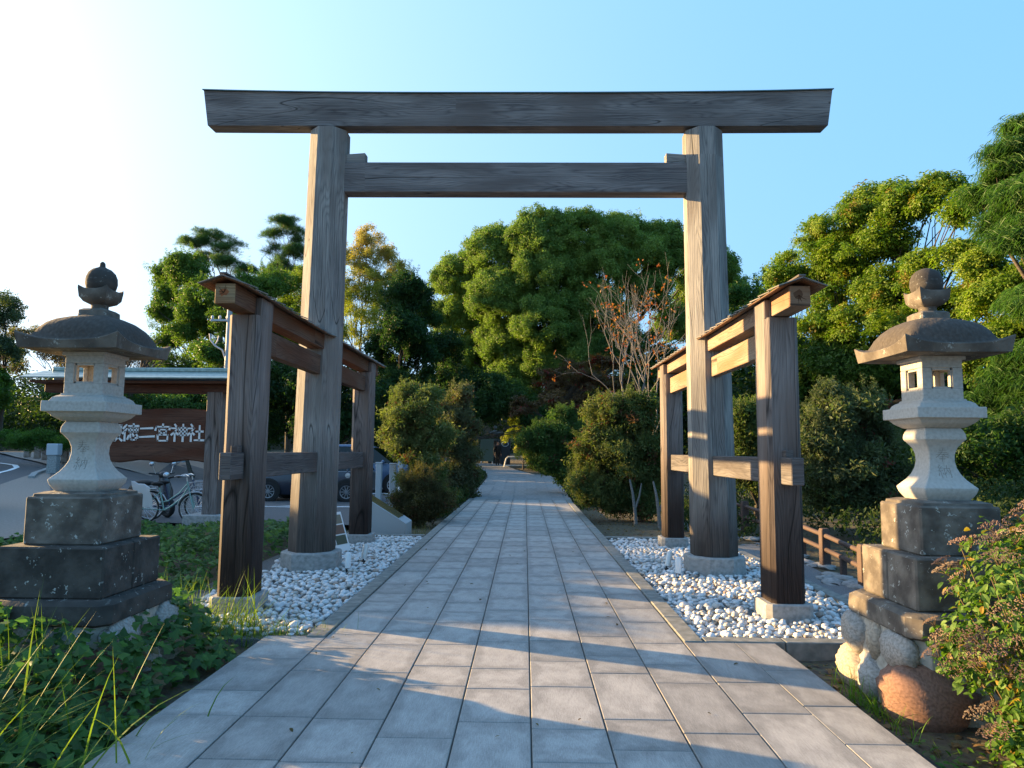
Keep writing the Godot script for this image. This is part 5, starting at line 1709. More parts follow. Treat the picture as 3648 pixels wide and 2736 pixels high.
func build_right_fence() -> void:
	var t := thing("railing", "low reddish brown two-rail railing beside the sunken gravel walk", "railing")
	var line := [Vector2(4.75, -9.4), Vector2(5.2, -11.05), Vector2(5.3, -12.7), Vector2(5.25, -14.5), Vector2(5.05, -16.4), Vector2(4.9, -18.4)]
	var tops := []
	for i in line.size():
		var q: Vector2 = line[i]
		var y := ground_y(q.x, q.y)
		tops.append(Vector3(q.x, y, q.y))
		var s := shape()
		s.loft([square_ring(0.075, -0.2, 0.01), square_ring(0.075, 0.66, 0.01), square_ring(0.06, 0.7, 0.01)], true, true, 0.9)
		part("post", s.mesh(), mats.rail_brown, t).position = tops[i]
	for i in line.size() - 1:
		for h in [0.34, 0.58]:
			var s := shape()
			s.tube([tops[i] + Vector3.UP * h, tops[i + 1] + Vector3.UP * h], [0.042], 8)
			part("rail", s.mesh(), mats.rail_brown, t)
		var mid: Vector3 = (tops[i] + tops[i + 1]) * 0.5
		part("short_post", box_mesh(Vector3(0.09, 0.5, 0.09), 0.01), mats.rail_brown, t).position = mid + Vector3.UP * 0.1
	# flat stones laid along the foot of the railing and the gravel walk
	sheet("gravel_walk", [[3.75, 4.65], [3.75, 5.0], [3.75, 5.1], [3.75, 5.0], [3.75, 4.8], [3.75, 4.7]], [-7.5, -9.5, -11.5, -14.0, -16.5, -19.0], 0.02, mats.gravel)
	for i in 26:
		var f := rng.randf() * 4.99
		var a: Vector3 = tops[int(f)]
		var b: Vector3 = tops[int(f) + 1]
		var p := a.lerp(b, f - int(f)) + Vector3(rng.randf_range(-0.42, 0.06), 0, rng.randf_range(-0.2, 0.2))
		var o := part("flat_stone", stone_mesh(700 + i % 5, Vector3(0.22, 0.05, 0.15), 0.4, 9, 5), mats.concrete, get_node("gravel_walk"))
		o.transform = Transform3D(Basis(Vector3.UP, rng.randf() * TAU).scaled(Vector3.ONE * rng.randf_range(0.7, 1.2)), Vector3(p.x, ground_y(p.x, p.z) + 0.035, p.z))


# ---------------------------------------------------------------- the far end of the approach
func field_person(t: Node3D) -> void:
	# one continuous body meshed from joined tapered capsules (surface nets)
	var bones := [
		[Vector3(0, 0.93, 0), Vector3(0, 1.2, 0.0), 0.15, 0.16], [Vector3(0, 1.2, 0), Vector3(0, 1.42, 0.0), 0.16, 0.13], [Vector3(-0.14, 1.4, 0), Vector3(0.14, 1.4, 0), 0.085, 0.085], [Vector3(0, 1.42, 0), Vector3(0.01, 1.56, 0.02), 0.06, 0.055],
		[Vector3(0.015, 1.60, 0.03), Vector3(0.02, 1.67, 0.03), 0.085, 0.095],
		[Vector3(-0.09, 0.93, 0), Vector3(-0.1, 0.5, 0.09), 0.1, 0.07], [Vector3(-0.1, 0.5, 0.09), Vector3(-0.1, 0.09, 0.05), 0.065, 0.045], [Vector3(-0.1, 0.045, 0.03), Vector3(-0.1, 0.04, 0.2), 0.045, 0.04],
		[Vector3(0.09, 0.93, 0), Vector3(0.1, 0.5, 0.0), 0.1, 0.07], [Vector3(0.1, 0.5, 0.0), Vector3(0.1, 0.09, -0.12), 0.065, 0.045], [Vector3(0.1, 0.045, -0.13), Vector3(0.1, 0.04, 0.04), 0.045, 0.04],
		[Vector3(-0.19, 1.39, 0), Vector3(-0.25, 1.1, -0.03), 0.07, 0.052], [Vector3(-0.25, 1.1, -0.03), Vector3(-0.25, 0.86, 0.08), 0.048, 0.035],
		[Vector3(0.19, 1.39, 0), Vector3(0.25, 1.1, -0.02), 0.07, 0.052], [Vector3(0.25, 1.1, -0.02), Vector3(0.24, 0.86, 0.05), 0.048, 0.035],
	]
	for hand in [[Vector3(-0.25, 0.86, 0.08), -1.0], [Vector3(0.24, 0.86, 0.05), 1.0]]:
		var p: Vector3 = hand[0]
		bones.append([p, p + Vector3(0, -0.08, 0.01), 0.032, 0.03])
	var cell := 0.026
	var lo := Vector3(-0.36, -0.02, -0.26)
	var nx := 29
	var ny := 70
	var nz := 22
	var f := PackedFloat32Array()
	f.resize(nx * ny * nz)
	for k in nz:
		for j in ny:
			for i in nx:
				var p := lo + Vector3(i, j, k) * cell
				var d := 9.0
				for b in bones:
					var a: Vector3 = b[0]
					var ab: Vector3 = b[1] - a
					var tt := clampf((p - a).dot(ab) / maxf(ab.length_squared(), 1e-6), 0, 1)
					var e: float = p.distance_to(a + ab * tt) - lerpf(b[2], b[3], tt)
					var h := clampf(0.5 + 0.5 * (d - e) / 0.03, 0, 1)
					d = lerpf(d, e, h) - 0.03 * h * (1.0 - h)
				f[(k * ny + j) * nx + i] = d
	var id := {}
	var pos := []
	for k in nz - 1:
		for j in ny - 1:
			for i in nx - 1:
				var sum := Vector3.ZERO
				var cnt := 0
				for e in [[0,0,0,1,0,0],[0,0,0,0,1,0],[0,0,0,0,0,1],[1,0,0,1,1,0],[1,0,0,1,0,1],[0,1,0,1,1,0],[0,1,0,0,1,1],[0,0,1,1,0,1],[0,0,1,0,1,1],[1,1,0,1,1,1],[1,0,1,1,1,1],[0,1,1,1,1,1]]:
					var va: float = f[((k + e[2]) * ny + j + e[1]) * nx + i + e[0]]
					var vb: float = f[((k + e[5]) * ny + j + e[4]) * nx + i + e[3]]
					if (va < 0.0) != (vb < 0.0):
						sum += Vector3(e[0], e[1], e[2]).lerp(Vector3(e[3], e[4], e[5]), va / (va - vb))
						cnt += 1
				if cnt:
					id[Vector3i(i, j, k)] = pos.size()
					pos.append(lo + (Vector3(i, j, k) + sum / cnt) * cell)
	var st := SurfaceTool.new()
	st.begin(Mesh.PRIMITIVE_TRIANGLES)
	st.set_smooth_group(0)
	for p: Vector3 in pos:
		var c := Color(0.012, 0.012, 0.014)
		if p.y > 1.50 and p.z > -0.02 and p.y < 1.70: c = Color(0.42, 0.24, 0.17)
		elif p.y > 1.48: c = Color(0.03, 0.018, 0.012)
		elif p.y < 0.9 and absf(p.x) > 0.2: c = Color(0.42, 0.24, 0.17)
		elif p.y < 0.08: c = Color(0.02, 0.018, 0.016)
		st.set_color(c)
		st.add_vertex(p)
	for k in range(1, nz - 1):
		for j in range(1, ny - 1):
			for i in range(1, nx - 1):
				var va: float = f[(k * ny + j) * nx + i]
				for ax in 3:
					var o := Vector3i(int(ax == 0), int(ax == 1), int(ax == 2))
					var vb: float = f[((k + o.z) * ny + j + o.y) * nx + i + o.x]
					if (va < 0.0) == (vb < 0.0): continue
					var u := Vector3i(int(ax == 1), int(ax == 2), int(ax == 0))
					var w := Vector3i(int(ax == 2), int(ax == 0), int(ax == 1))
					var q := Vector3i(i, j, k)
					var c := [q - u - w, q - w, q, q - u]
					if va > 0.0: c.reverse()
					if not (id.has(c[0]) and id.has(c[1]) and id.has(c[2]) and id.has(c[3])): continue
					for n in [0, 2, 1, 0, 3, 2]: st.add_index(id[c[n]])
	st.generate_normals()
	part("body", st.commit(), mats.plain, t)
	for hand in [[Vector3(-0.25, 0.775, 0.09), 1.0], [Vector3(0.24, 0.775, 0.06), -1.0]]:
		var s := shape(Color(0.42, 0.24, 0.17))
		for k in 4:
			var p: Vector3 = hand[0] + Vector3(0.0, 0.01, -0.027 + 0.018 * k)
			s.tube([p, p + Vector3(hand[1] * 0.006, -0.04, 0.004), p + Vector3(hand[1] * 0.02, -0.065 - 0.01 * (k % 3), 0.006)], [0.009, 0.008, 0.006], 5)
		var th: Vector3 = hand[0] + Vector3(hand[1] * 0.01, 0.05, 0.03)
		s.tube([th, th + Vector3(hand[1] * 0.015, -0.03, 0.025), th + Vector3(hand[1] * 0.02, -0.055, 0.028)], [0.011, 0.009, 0.007], 5)
		part("fingers", s.mesh(), mats.plain, t)
	var s := shape(Color(0.03, 0.018, 0.012))
	s.ball(Vector3(0.02, 1.69, 0.01), Vector3(0.105, 0.09, 0.11), 12, 8)
	part("hair", s.mesh(), mats.plain, t)
	s = shape(Color(0.42, 0.24, 0.17))
	s.ball(Vector3(0.025, 1.625, 0.13), Vector3(0.013, 0.02, 0.018), 6, 5)
	for sx in [-1, 1]: s.ball(Vector3(0.02 + sx * 0.1, 1.63, 0.02), Vector3(0.012, 0.03, 0.018), 6, 5)
	part("nose_and_ears", s.mesh(), mats.plain, t)
	s = shape(Color(0.02, 0.015, 0.012))
	for sx in [-1, 1]: s.ball(Vector3(0.02 + sx * 0.034, 1.65, 0.117), Vector3(0.012, 0.007, 0.006), 6, 5)
	s.box(Vector3(0.022, 1.578, 0.117), Vector3(0.045, 0.007, 0.01), 0.0)
	part("eyes_and_mouth", s.mesh(), mats.plain, t)


func build_far() -> void:
	var p := thing("person", "person in dark clothes walking at the far end of the approach", "person", Vector3(-1.9, ground_y(-1.9, -49.0) + 0.02, -49.0), 0.35)
	field_person(p)
	var b := thing("hoop_barrier", "white pipe hoop barrier at the far end of the approach", "barrier", Vector3(-0.4, ground_y(-0.4, -47.0), -47.0), 0.1)
	var s := shape()
	s.tube([Vector3(-1.0, 0.0, 0), Vector3(-0.86, 0.62, 0), Vector3(-0.74, 0.76, 0), Vector3(0.0, 0.78, 0), Vector3(0.74, 0.76, 0), Vector3(0.86, 0.62, 0), Vector3(1.0, 0.0, 0)], [0.045], 8)
	part("hoop", s.mesh(), mats.white, b)
	s = shape()
	s.tube([Vector3(-0.95, 0.2, 0), Vector3(0.95, 0.2, 0)], [0.04], 8)
	part("cross_bar", s.mesh(), mats.white, b)
	# a small lantern in the shade, a green panel and a sign beside it
	var l := thing("stone_lantern", "small far stone lantern in the shade behind the walking person", "stone lantern", Vector3(-2.25, ground_y(-2.25, -53.0) + 0.1, -53.0))
	s = shape()
	s.loft([square_ring(0.5, 0.0, 0.05), square_ring(0.5, 0.5, 0.05), square_ring(0.35, 0.55, 0.05), square_ring(0.35, 0.9, 0.05)], true, true, 0.9)
	part("base", s.mesh(), mats.mossy, l)
	s = shape()
	s.lathe(Vector3.ZERO, [Vector2(0.26, 0.9), Vector2(0.16, 1.1), Vector2(0.15, 1.4), Vector2(0.2, 1.55), Vector2(0.4, 1.65), Vector2(0.4, 1.75), Vector2(0.22, 1.8)], 6, 0.9)
	part("shaft", s.mesh(), mats.old_stone, l)
	s = shape()
	for a in 4:
		var q := Basis(Vector3.UP, PI / 2 * a) * Vector3(0.16, 1.98, 0.16)
		s.box(q, Vector3(0.1, 0.38, 0.1), 0.01)
	part("fire_box", s.mesh(), mats.old_stone, l)
	s = shape()
	s.loft([square_ring(0.48, 2.17, 0.0, 6, 0.0), square_ring(0.5, 2.24, 0.0, 6, 0.08), square_ring(0.25, 2.4, 0.0, 6, 0.0, 0.3), square_ring(0.08, 2.5, 0.0, 6, 0.0, 0.5)], true, true, 0.7)
	s.ball(Vector3(0, 2.66, 0), Vector3(0.15, 0.18, 0.15), 10, 7)
	part("roof", s.mesh(), mats.old_stone, l)
	var g := thing("notice_panel", "pale green panel standing beside the walking person", "panel", Vector3(-2.75, ground_y(-2.75, -51.0), -51.0))
	part("panel", box_mesh(Vector3(0.95, 1.6, 0.1), 0.01), plain_mat(Color(0.14, 0.17, 0.12), 0.6), g).position.y = 1.1
	for x in [-0.4, 0.4]: part("leg", box_mesh(Vector3(0.08, 0.5, 0.08), 0.01), mats.steel, g).position = Vector3(x, 0.2, 0)
	var n := thing("sign_stand", "dark blue upright sign with a pale rounded mark, right of the person", "sign", Vector3(-1.45, ground_y(-1.45, -51.5), -51.5))
	part("panel", box_mesh(Vector3(0.75, 1.9, 0.12), 0.02), plain_mat(Color(0.035, 0.042, 0.05), 0.6), n).position.y = 1.0
	s = shape(Color(0.6, 0.62, 0.65))
	s.ring_tube(Vector3(0, 1.6, 0.075), Vector3.BACK, 0.2, 0.03, 20, 5)
	var mk := part("mark", s.mesh(), mats.plain, n)
	mk.scale = Vector3(1.15, 0.85, 1)
	mk.position.y = 0.2
	var fe := thing("iron_fence", "black iron fence left of the far end of the path", "fence", Vector3(-5.1, ground_y(-5.1, -47.0), -47.0))
	for i in 15: part("bar", box_mesh(Vector3(0.04, 1.5, 0.04)), mats.black, fe).position = Vector3(-2.0 + i * 0.24, 0.75, 0)
	for y in [0.25, 1.35]: part("rail", box_mesh(Vector3(3.5, 0.06, 0.05)), mats.black, fe).position = Vector3(-0.3, y, 0)


# ---------------------------------------------------------------- plants
func ivy_leaf() -> ArrayMesh:      # a lobed leaf about one unit long, folded along its midrib
	var s := shape()
	var outline := [Vector2(0, -0.02), Vector2(0.26, -0.12), Vector2(0.34, 0.1), Vector2(0.52, 0.24), Vector2(0.28, 0.42), Vector2(0.2, 0.62), Vector2(0, 0.95)]
	for sd in [-1.0, 1.0]:
		for i in outline.size() - 1:
			var a: Vector2 = outline[i]
			var b: Vector2 = outline[i + 1]
			var c := Vector3(0, 0, 0.34)
			var pa := Vector3(a.x * sd, -a.x * 0.28 - 0.1 * maxf(a.y - 0.5, 0), a.y)
			var pb := Vector3(b.x * sd, -b.x * 0.28 - 0.1 * maxf(b.y - 0.5, 0), b.y)
			var nn := (pa - c).cross(pb - c).normalized()
			if nn.y < 0: nn = -nn
			s.tri(c, pa, pb, nn, nn, nn, Vector2.ZERO, Vector2.ZERO, Vector2.ZERO)
	return s.mesh()


func oval_leaf() -> ArrayMesh:
	var s := shape()
	var outline := [Vector2(0, 0), Vector2(0.14, 0.1), Vector2(0.27, 0.4), Vector2(0.24, 0.68), Vector2(0, 1)]
	for sd in [-1.0, 1.0]:
		for i in outline.size() - 1:
			var a: Vector2 = outline[i]
			var b: Vector2 = outline[i + 1]
			var c := Vector3(0, 0, 0.45)
			var pa := Vector3(a.x * sd, a.x * 0.3 - 0.25 * a.y * a.y, a.y)
			var pb := Vector3(b.x * sd, b.x * 0.3 - 0.25 * b.y * b.y, b.y)
			c.y = -0.25 * 0.2
			var nn := (pa - c).cross(pb - c).normalized()
			if nn.y < 0: nn = -nn
			s.tri(c, pa, pb, nn, nn, nn, Vector2.ZERO, Vector2.ZERO, Vector2.ZERO)
	return s.mesh()


func lantern_clear(x: float, z: float) -> bool:
	return maxf(absf(x + 3.34), absf(z + 5.36)) > 0.5


func build_ivy() -> void:
	var leaf := ivy_leaf()
	var bed := thing("ivy_bed", "dark green ivy spreading round the left lantern and along the path edge", "ivy")
	var where := []
	var tints := []
	var shown := []
	for i in 24000:
		var near := i < 11000
		var x := rng.randf_range(-6.4, -2.26) if near else rng.randf_range(-8.6, -3.55)
		var z := rng.randf_range(-6.75, -2.0) if near else rng.randf_range(-14.2, -6.6)
		if near and x > -2.3 - 0.12 * (noise.get_noise_2d(z * 2.5, 3.0) + 1.0) + (0.1 if z > -4.5 else 0.0): continue
		if near and z < -6.2 and x > -3.1 + 0.2 * noise.get_noise_2d(x * 4.0, 1.0): continue
		if not lantern_clear(x, z): continue
		if not near and (absf(x + 6.29) < 0.42 or absf(x + 9.4) < 0.42) and absf(z + 14.2) < 0.42: continue
		if not near and x > -3.62 - 0.25 * noise.get_noise_2d(z * 1.3, 5.0) - 0.1: continue
		var mound := 0.12 + 0.18 * smoothstep(-2.3, -2.9, x) * (0.8 + 0.8 * noise.get_noise_2d(x * 1.7, z * 1.7))
		if not near: mound = 0.2 + 0.14 * noise.get_noise_2d(x * 1.2, z * 1.2)
		if not near: mound += 0.3 * smoothstep(-6.2, -4.6, x) * smoothstep(-13.2, -12.0, z) * smoothstep(-8.4, -9.6, z)
		if maxf(absf(x + 3.34), absf(z + 5.36)) < 0.75: mound += 0.12
		var f := pow(rng.randf(), 0.4)
		var y := ground_y(x, z) + mound * f + 0.02
		var nn := (Vector3(0.35, 0.9, 0.25) + udir() * 0.55).normalized()
		var size := rng.randf_range(0.06, 0.115)
		var t := Transform3D(aim(nn, rng.randf() * TAU).scaled(Vector3.ONE * size), Vector3(x, y, z))
		var k := rng.randf()
		var c := Color(0.042, 0.095, 0.03).lerp(Color(0.12, 0.24, 0.055), k)
		if rng.randf() < 0.07: c = Color(0.10, 0.21, 0.03)
		elif rng.randf() < 0.02: c = Color(0.16, 0.12, 0.05)
		var score := size / Vector3(x, y - 1.64, z).length() * (0.4 + f)
		if near and x > -4.4 and z > -6.9: shown.append([score, t, c])
		else:
			where.append(t)
			tints.append(c)
	shown.sort_custom(func(a, b): return a[0] > b[0])
	var tones := {}
	for i in shown.size():
		if i < 280:
			var o := part("leaf", leaf, mats.leaf, bed)
			o.transform = shown[i][1]
			var c: Color = shown[i][2]
			var key := int(c.g * 60.0) + (1000 if c.r > c.g else 0)
			if not tones.has(key):
				var m: StandardMaterial3D = (mats.leaf as StandardMaterial3D).duplicate()
				m.albedo_color = c.linear_to_srgb()
				tones[key] = m
			o.material_override = tones[key]
		else:
			where.append(shown[i][1])
			tints.append(shown[i][2])
	many("ivy_leaves", leaf, mats.leaf, bed, where, tints)


func grass_tuft(called: String, label: String, at: Vector3, count: int, spread: Vector2, length: Vector2, width: float, lean: Vector3, c1: Color, c2: Color, group := "") -> void:
	var t := thing(called, label, "grass", at, 0.0, group)
	var s := shape()
	for i in count:
		var root := Vector3(rng.randfn() * spread.x, 0, rng.randfn() * spread.y)
		root.y = ground_y(at.x + root.x, at.z + root.z) - at.y
		var d := (Vector3(rng.randfn() * 0.35, 1.0, rng.randfn() * 0.35) + lean * rng.randf()).normalized()
		s.col = c1.lerp(c2, rng.randf())
		s.blade(root, d, rng.randf_range(length.x, length.y), width * rng.randf_range(0.6, 1.3), rng.randf_range(0.3, 1.9), 6)
	part("blades", s.mesh(), mats.leaf_thin, t, "stuff")


func build_grass() -> void:
	var a := Color(0.10, 0.19, 0.025)
	var b := Color(0.24, 0.34, 0.05)
	grass_tuft("grass_tuft", "long arching grass at the left corner, bright where the sun comes through", Vector3(-2.9, 0.1, -3.35), 250, Vector2(0.34, 0.35), Vector2(0.45, 0.95), 0.015, Vector3(0.7, 0, 0.0), a, b)
	grass_tuft("grass_tuft", "long thin grass standing up out of the ivy before the left lantern", Vector3(-2.95, 0.1, -4.35), 80, Vector2(0.32, 0.22), Vector2(0.4, 0.75), 0.010, Vector3(0.5, 0, 0.1), a, Color(0.12, 0.2, 0.04))
	grass_tuft("grass_tuft", "sunlit bright grass in front of the nearest left torii post", Vector3(-2.95, 0.0, -6.75), 230, Vector2(0.3, 0.11), Vector2(0.3, 0.72), 0.011, Vector3(0.3, 0, 0.1), a, b)
	grass_tuft("grass_strip", "short sunlit grass fringing the near edge of the left pebbles", Vector3(-2.35, 0.0, -6.5), 620, Vector2(0.3, 0.07), Vector2(0.14, 0.3), 0.007, Vector3(0.1, 0, 0.0), a, b)
	grass_tuft("grass_tuft", "short bright grass at the boulder foot of the right lantern", Vector3(2.42, -0.12, -5.15), 170, Vector2(0.045, 0.28), Vector2(0.1, 0.26), 0.006, Vector3(-0.2, 0, 0.1), Color(0.1, 0.22, 0.02), Color(0.2, 0.36, 0.04))
	grass_tuft("grass_tuft", "pale dry grass beside the slanted plaque stone", Vector3(-2.2, -0.1, -14.9), 260, Vector2(0.2, 0.7), Vector2(0.08, 0.3), 0.006, Vector3(0.1, 0, 0.2), Color(0.11, 0.13, 0.05), Color(0.26, 0.23, 0.12))
	# litter and weeds on the bare soil to the right
	var oval := oval_leaf()
	var where := []
	var tints := []
	for i in 2600:
		var near := i < 900
		var x := rng.randf_range(2.22, 4.2) if near else rng.randf_range(1.7, 6.5)
		var z := rng.randf_range(-6.2, -2.6) if near else rng.randf_range(-26.0, -13.9)
		where.append(Transform3D(aim((Vector3.UP + udir() * 0.5).normalized(), rng.randf() * TAU).scaled(Vector3.ONE * rng.randf_range(0.03, 0.085)), Vector3(x, ground_y(x, z) + 0.012, z)))
		tints.append(Color(0.09, 0.055, 0.03).lerp(Color(0.30, 0.19, 0.09), rng.randf()))
	tag(many("leaf_litter", oval, mats.leaf_dull, self, where, tints), "brown fallen leaves scattered on the bare soil right of the path", "fallen leaves")
	where = []
	tints = []
	for i in 46:
		var x := rng.randf_range(-1.9, 2.0)
		var z := rng.randf_range(-15.0, -3.2)
		where.append(Transform3D(aim((Vector3.UP + udir() * 0.25).normalized(), rng.randf() * TAU).scaled(Vector3.ONE * rng.randf_range(0.02, 0.05)), Vector3(x, 0.012, z)))
		tints.append(Color(0.07, 0.045, 0.025).lerp(Color(0.2, 0.14, 0.06), rng.randf()))
	tag(many("path_litter", oval, mats.leaf_dull, self, where, tints), "a few small dry leaves lying on the paving", "fallen leaves")
	where = []
	tints = []
	for i in 90:
		var root := Vector3(rng.randf_range(2.3, 2.62), 0, rng.randf_range(-4.45, -3.75)) if i < 50 else Vector3(rng.randf_range(2.45, 3.2), 0, rng.randf_range(-3.7, -3.2))
		root.y = ground_y(root.x, root.z) + rng.randf_range(0.02, 0.07)
		where.append(Transform3D(aim((Vector3.UP + udir() * 0.6).normalized(), rng.randf() * TAU).scaled(Vector3.ONE * rng.randf_range(0.04, 0.075)), root))
		tints.append(Color(0.06, 0.15, 0.03).lerp(Color(0.12, 0.22, 0.05), rng.randf()))
	tag(many("weed", oval, mats.leaf, self, where, tints), "small green weeds on the soil before the boulder foot", "weeds")
	var edging := shape()
	edging.tube([Vector3(2.2, -0.07, -6.0), Vector3(2.25, -0.085, -5.0), Vector3(2.29, -0.09, -4.2), Vector3(2.36, -0.1, -3.2), Vector3(2.4, -0.1, -2.0)], [0.017], 8)
	var hose := thing("hose", "dark hose lying along the right edge of the paving", "hose")
	part("tube", edging.mesh(), mats.rubber, hose)
	var twigs := thing("dead_branch", "dead pale stems lying on the soil at the lower right", "branch", Vector3(2.75, -0.1, -3.55))
	edging = shape()
	for i in 9:
		var p := Vector3(rng.randf_range(-0.3, 0.3), 0.02, rng.randf_range(-0.15, 0.15))
		var d := Vector3(rng.randf_range(0.2, 0.5), rng.randf_range(0.0, 0.07), rng.randf_range(0.1, 0.5))
		edging.tube([p, p + d * 0.5 + udir() * 0.03, p + d], [0.008, 0.007, 0.004], 6)
	part("stems", edging.mesh(), mats.bark_pale, twigs)


func build_sedum() -> void:
	var t := thing("sedum_bush", "sprawling green plant with flat brown seed heads before the right lantern", "plant", Vector3(3.1, -0.13, -4.1))
	var from := t.position
	var heads := []
	for i in 5:
		var s := shape()
		for k in 85:
			var a := rng.randf() * TAU
			var r := pow(rng.randf(), 0.5)
			var p := Vector3(cos(a) * r, 0.16 * (1.0 - r * r) + rng.randf_range(-0.07, 0.07), sin(a) * r * rng.randf_range(0.85, 1.0))
			var tone := rng.randf_range(0.6, 1.3)
			s.col = Color(tone, tone * rng.randf_range(0.85, 1.0), tone * rng.randf_range(0.8, 1.0))
			var e := 0.075 * rng.randf_range(0.6, 1.3)
			var q := [p + Vector3(e, 0, 0), p + Vector3(-e * 0.5, 0, e), p + Vector3(-e * 0.5, 0, -e)]
			for n in 3: s.poly([p + Vector3.UP * e * 1.1, q[n], q[(n + 1) % 3]], p - Vector3.UP * 0.05)
		for k in 7:
			var a := TAU * k / 7.0
			s.col = Color(0.9, 0.8, 0.55)
			s.tube([Vector3(0, -0.75, 0), Vector3(cos(a) * 0.25, -0.35, sin(a) * 0.25), Vector3(cos(a) * 0.65, 0.0, sin(a) * 0.65)], [0.03, 0.022, 0.015], 4, false)
		heads.append(s.mesh())
	var hm := []
	for k in 4:
		var m: StandardMaterial3D = (mats.petal as StandardMaterial3D).duplicate()
		m.albedo_color = [lin(0.16, 0.115, 0.085), lin(0.22, 0.165, 0.12), lin(0.18, 0.125, 0.105), lin(0.26, 0.2, 0.14)][k]
		hm.append(m)
	var lobes := [Vector4(3.05, 0.78, -4.28, 0.5), Vector4(3.3, 0.5, -4.0, 0.6), Vector4(2.86, 0.42, -4.42, 0.34), Vector4(3.4, 1.02, -4.45, 0.34), Vector4(3.15, 0.12, -3.75, 0.45), Vector4(2.95, 0.55, -4.05, 0.36), Vector4(2.85, 0.1, -4.0, 0.3), Vector4(3.3, 0.1, -4.3, 0.45)]
	var stems := shape(Color(0.22, 0.16, 0.08))
	var leaf_where := []
	var leaf_tint := []
	var put := 0
	for i in 1250:
		var L: Vector4 = lobes[rng.randi() % lobes.size()]
		var d := udir()
		if d.y < -0.45 or d.x > 0.75: continue
		var mid := Vector3(L.x, L.y, L.z)
		var p := mid + d * L.w * rng.randf_range(0.75, 1.05)
		if p.y < 0.02: continue
		if absf(p.x - 3.045) < 0.5 and p.z < -4.74 and p.y < 0.58: continue
		var buried := false
		for K: Vector4 in lobes:
			if K != L and p.distance_to(Vector3(K.x, K.y, K.z)) < K.w * 0.8: buried = true
		if buried and rng.randf() < 0.7: continue
		var up := (Vector3.UP * 0.9 + d * 0.7 + udir() * 0.15).normalized()
		if i % 3 == 0 and put < 150 and not buried:
			var o := part("flower_head", heads[rng.randi() % 5], hm[rng.randi() % 4], t)
			o.transform = Transform3D(aim(up, rng.randf() * TAU).scaled(Vector3.ONE * rng.randf_range(0.06, 0.105)), p + up * 0.07 - from)
			put += 1
		var root := Vector3(lerpf(3.15, p.x, 0.4), -0.1, lerpf(-4.15, p.z, 0.4))
		if rng.randf() < 0.22: stems.tube([root - from, root.lerp(p, 0.6) + Vector3(0, 0.08, 0) - from, p - from], [0.006, 0.005, 0.003], 4, false)
		for k in 13:
			var q := p - up * rng.randf_range(0.0, 0.16) + udir() * 0.06
			var ln := (d * 0.5 + Vector3.UP * 0.5 + udir() * 0.6).normalized()
			leaf_where.append(Transform3D(aim(ln, rng.randf() * TAU).scaled(Vector3.ONE * rng.randf_range(0.035, 0.068)), q - from))
			var c := Color(0.055, 0.13, 0.02).lerp(Color(0.16, 0.27, 0.05), rng.randf())
			if rng.randf() < 0.06: c = Color(0.34, 0.22, 0.04)
			leaf_tint.append(c)
	part("stems", stems.mesh(), mats.petal, t)
	many("foliage", oval_leaf(), mats.leaf, t, leaf_where, leaf_tint)
	# a blue-green low plant on the corner of the blocks behind
	var g := thing("stonecrop", "blue-green rosette plant at the right lantern's upper block", "plant", Vector3(3.62, 0.93, -5.1))
	leaf_where = []
	leaf_tint = []
	for i in 160:
		var d := udir()
		d.y = absf(d.y)
		leaf_where.append(Transform3D(aim((d + Vector3.UP * 0.3).normalized(), rng.randf() * TAU).scaled(Vector3.ONE * rng.randf_range(0.06, 0.1)), d * Vector3(0.24, 0.42, 0.2) * rng.randf_range(0.6, 1.0)))
		leaf_tint.append(Color(0.05, 0.12, 0.09).lerp(Color(0.09, 0.17, 0.12), rng.randf()))
	many("foliage", oval_leaf(), mats.leaf, g, leaf_where, leaf_tint)


func bare_branch(s: Shape, tips: Array, a: Vector3, d: Vector3, length: float, r: float, depth: int) -> void:
	var b := a + d * length
	var mid := a.lerp(b, 0.5) + udir() * length * 0.05
	s.tube([a, mid, b], [r, r * 0.85, r * 0.68], 6 if r > 0.02 else 4, false)
	if depth == 0:
		tips.append(b)
		return
	for k in (3 if rng.randf() < 0.2 else 2):
		var e := (d + udir() * 0.62 + Vector3.UP * 0.16).normalized()
		bare_branch(s, tips, mid.lerp(b, rng.randf_range(0.3, 1.0)) if k > 0 else b, e, length * rng.randf_range(0.62, 0.85), r * (0.68 if k == 0 else 0.55), depth - 1)
	tips.append(mid)


func bare_tree(called: String, label: String, at: Vector3, stems: int, height: float, r: float, spread: float, depth: int, bark: Material, leaf_c: Array, leaf_share: float) -> void:
	var t := thing(called, label, "tree", at)
	var tips := []
	var tr := shape()
	var br := shape()
	for i in stems:
		var d := (Vector3.UP + Vector3(rng.randf_range(-1, 1), 0, rng.randf_range(-1, 1)) * spread * (0.25 if i == 0 else 1.0)).normalized()
		var b := d * height * 0.34
		tr.tube([Vector3(0, -0.2, 0), b * 0.5 + udir() * 0.05, b], [r, r * 0.85, r * 0.7], 8)
		for k in 3: bare_branch(br, tips, b * (0.7 + 0.15 * k), (d + udir() * 0.3 * (1 if k == 2 else 2.0) + Vector3.UP * 0.3).normalized(), height * 0.24, r * 0.55, depth)
	part("trunk", tr.mesh(), bark, t)
	part("branches", br.mesh(), bark, t)
	if leaf_share > 0.0:
		var where := []
		var tints := []
		for p: Vector3 in tips:
			if rng.randf() > leaf_share: continue
			for k in 5:
				where.append(Transform3D(aim(udir(), rng.randf() * TAU).scaled(Vector3.ONE * rng.randf_range(0.09, 0.16)), p + udir() * 0.14))
				tints.append((leaf_c[0] as Color).lerp(leaf_c[1], rng.randf()))
		many("leaves", oval_leaf(), mats.leaf, t, where, tints)


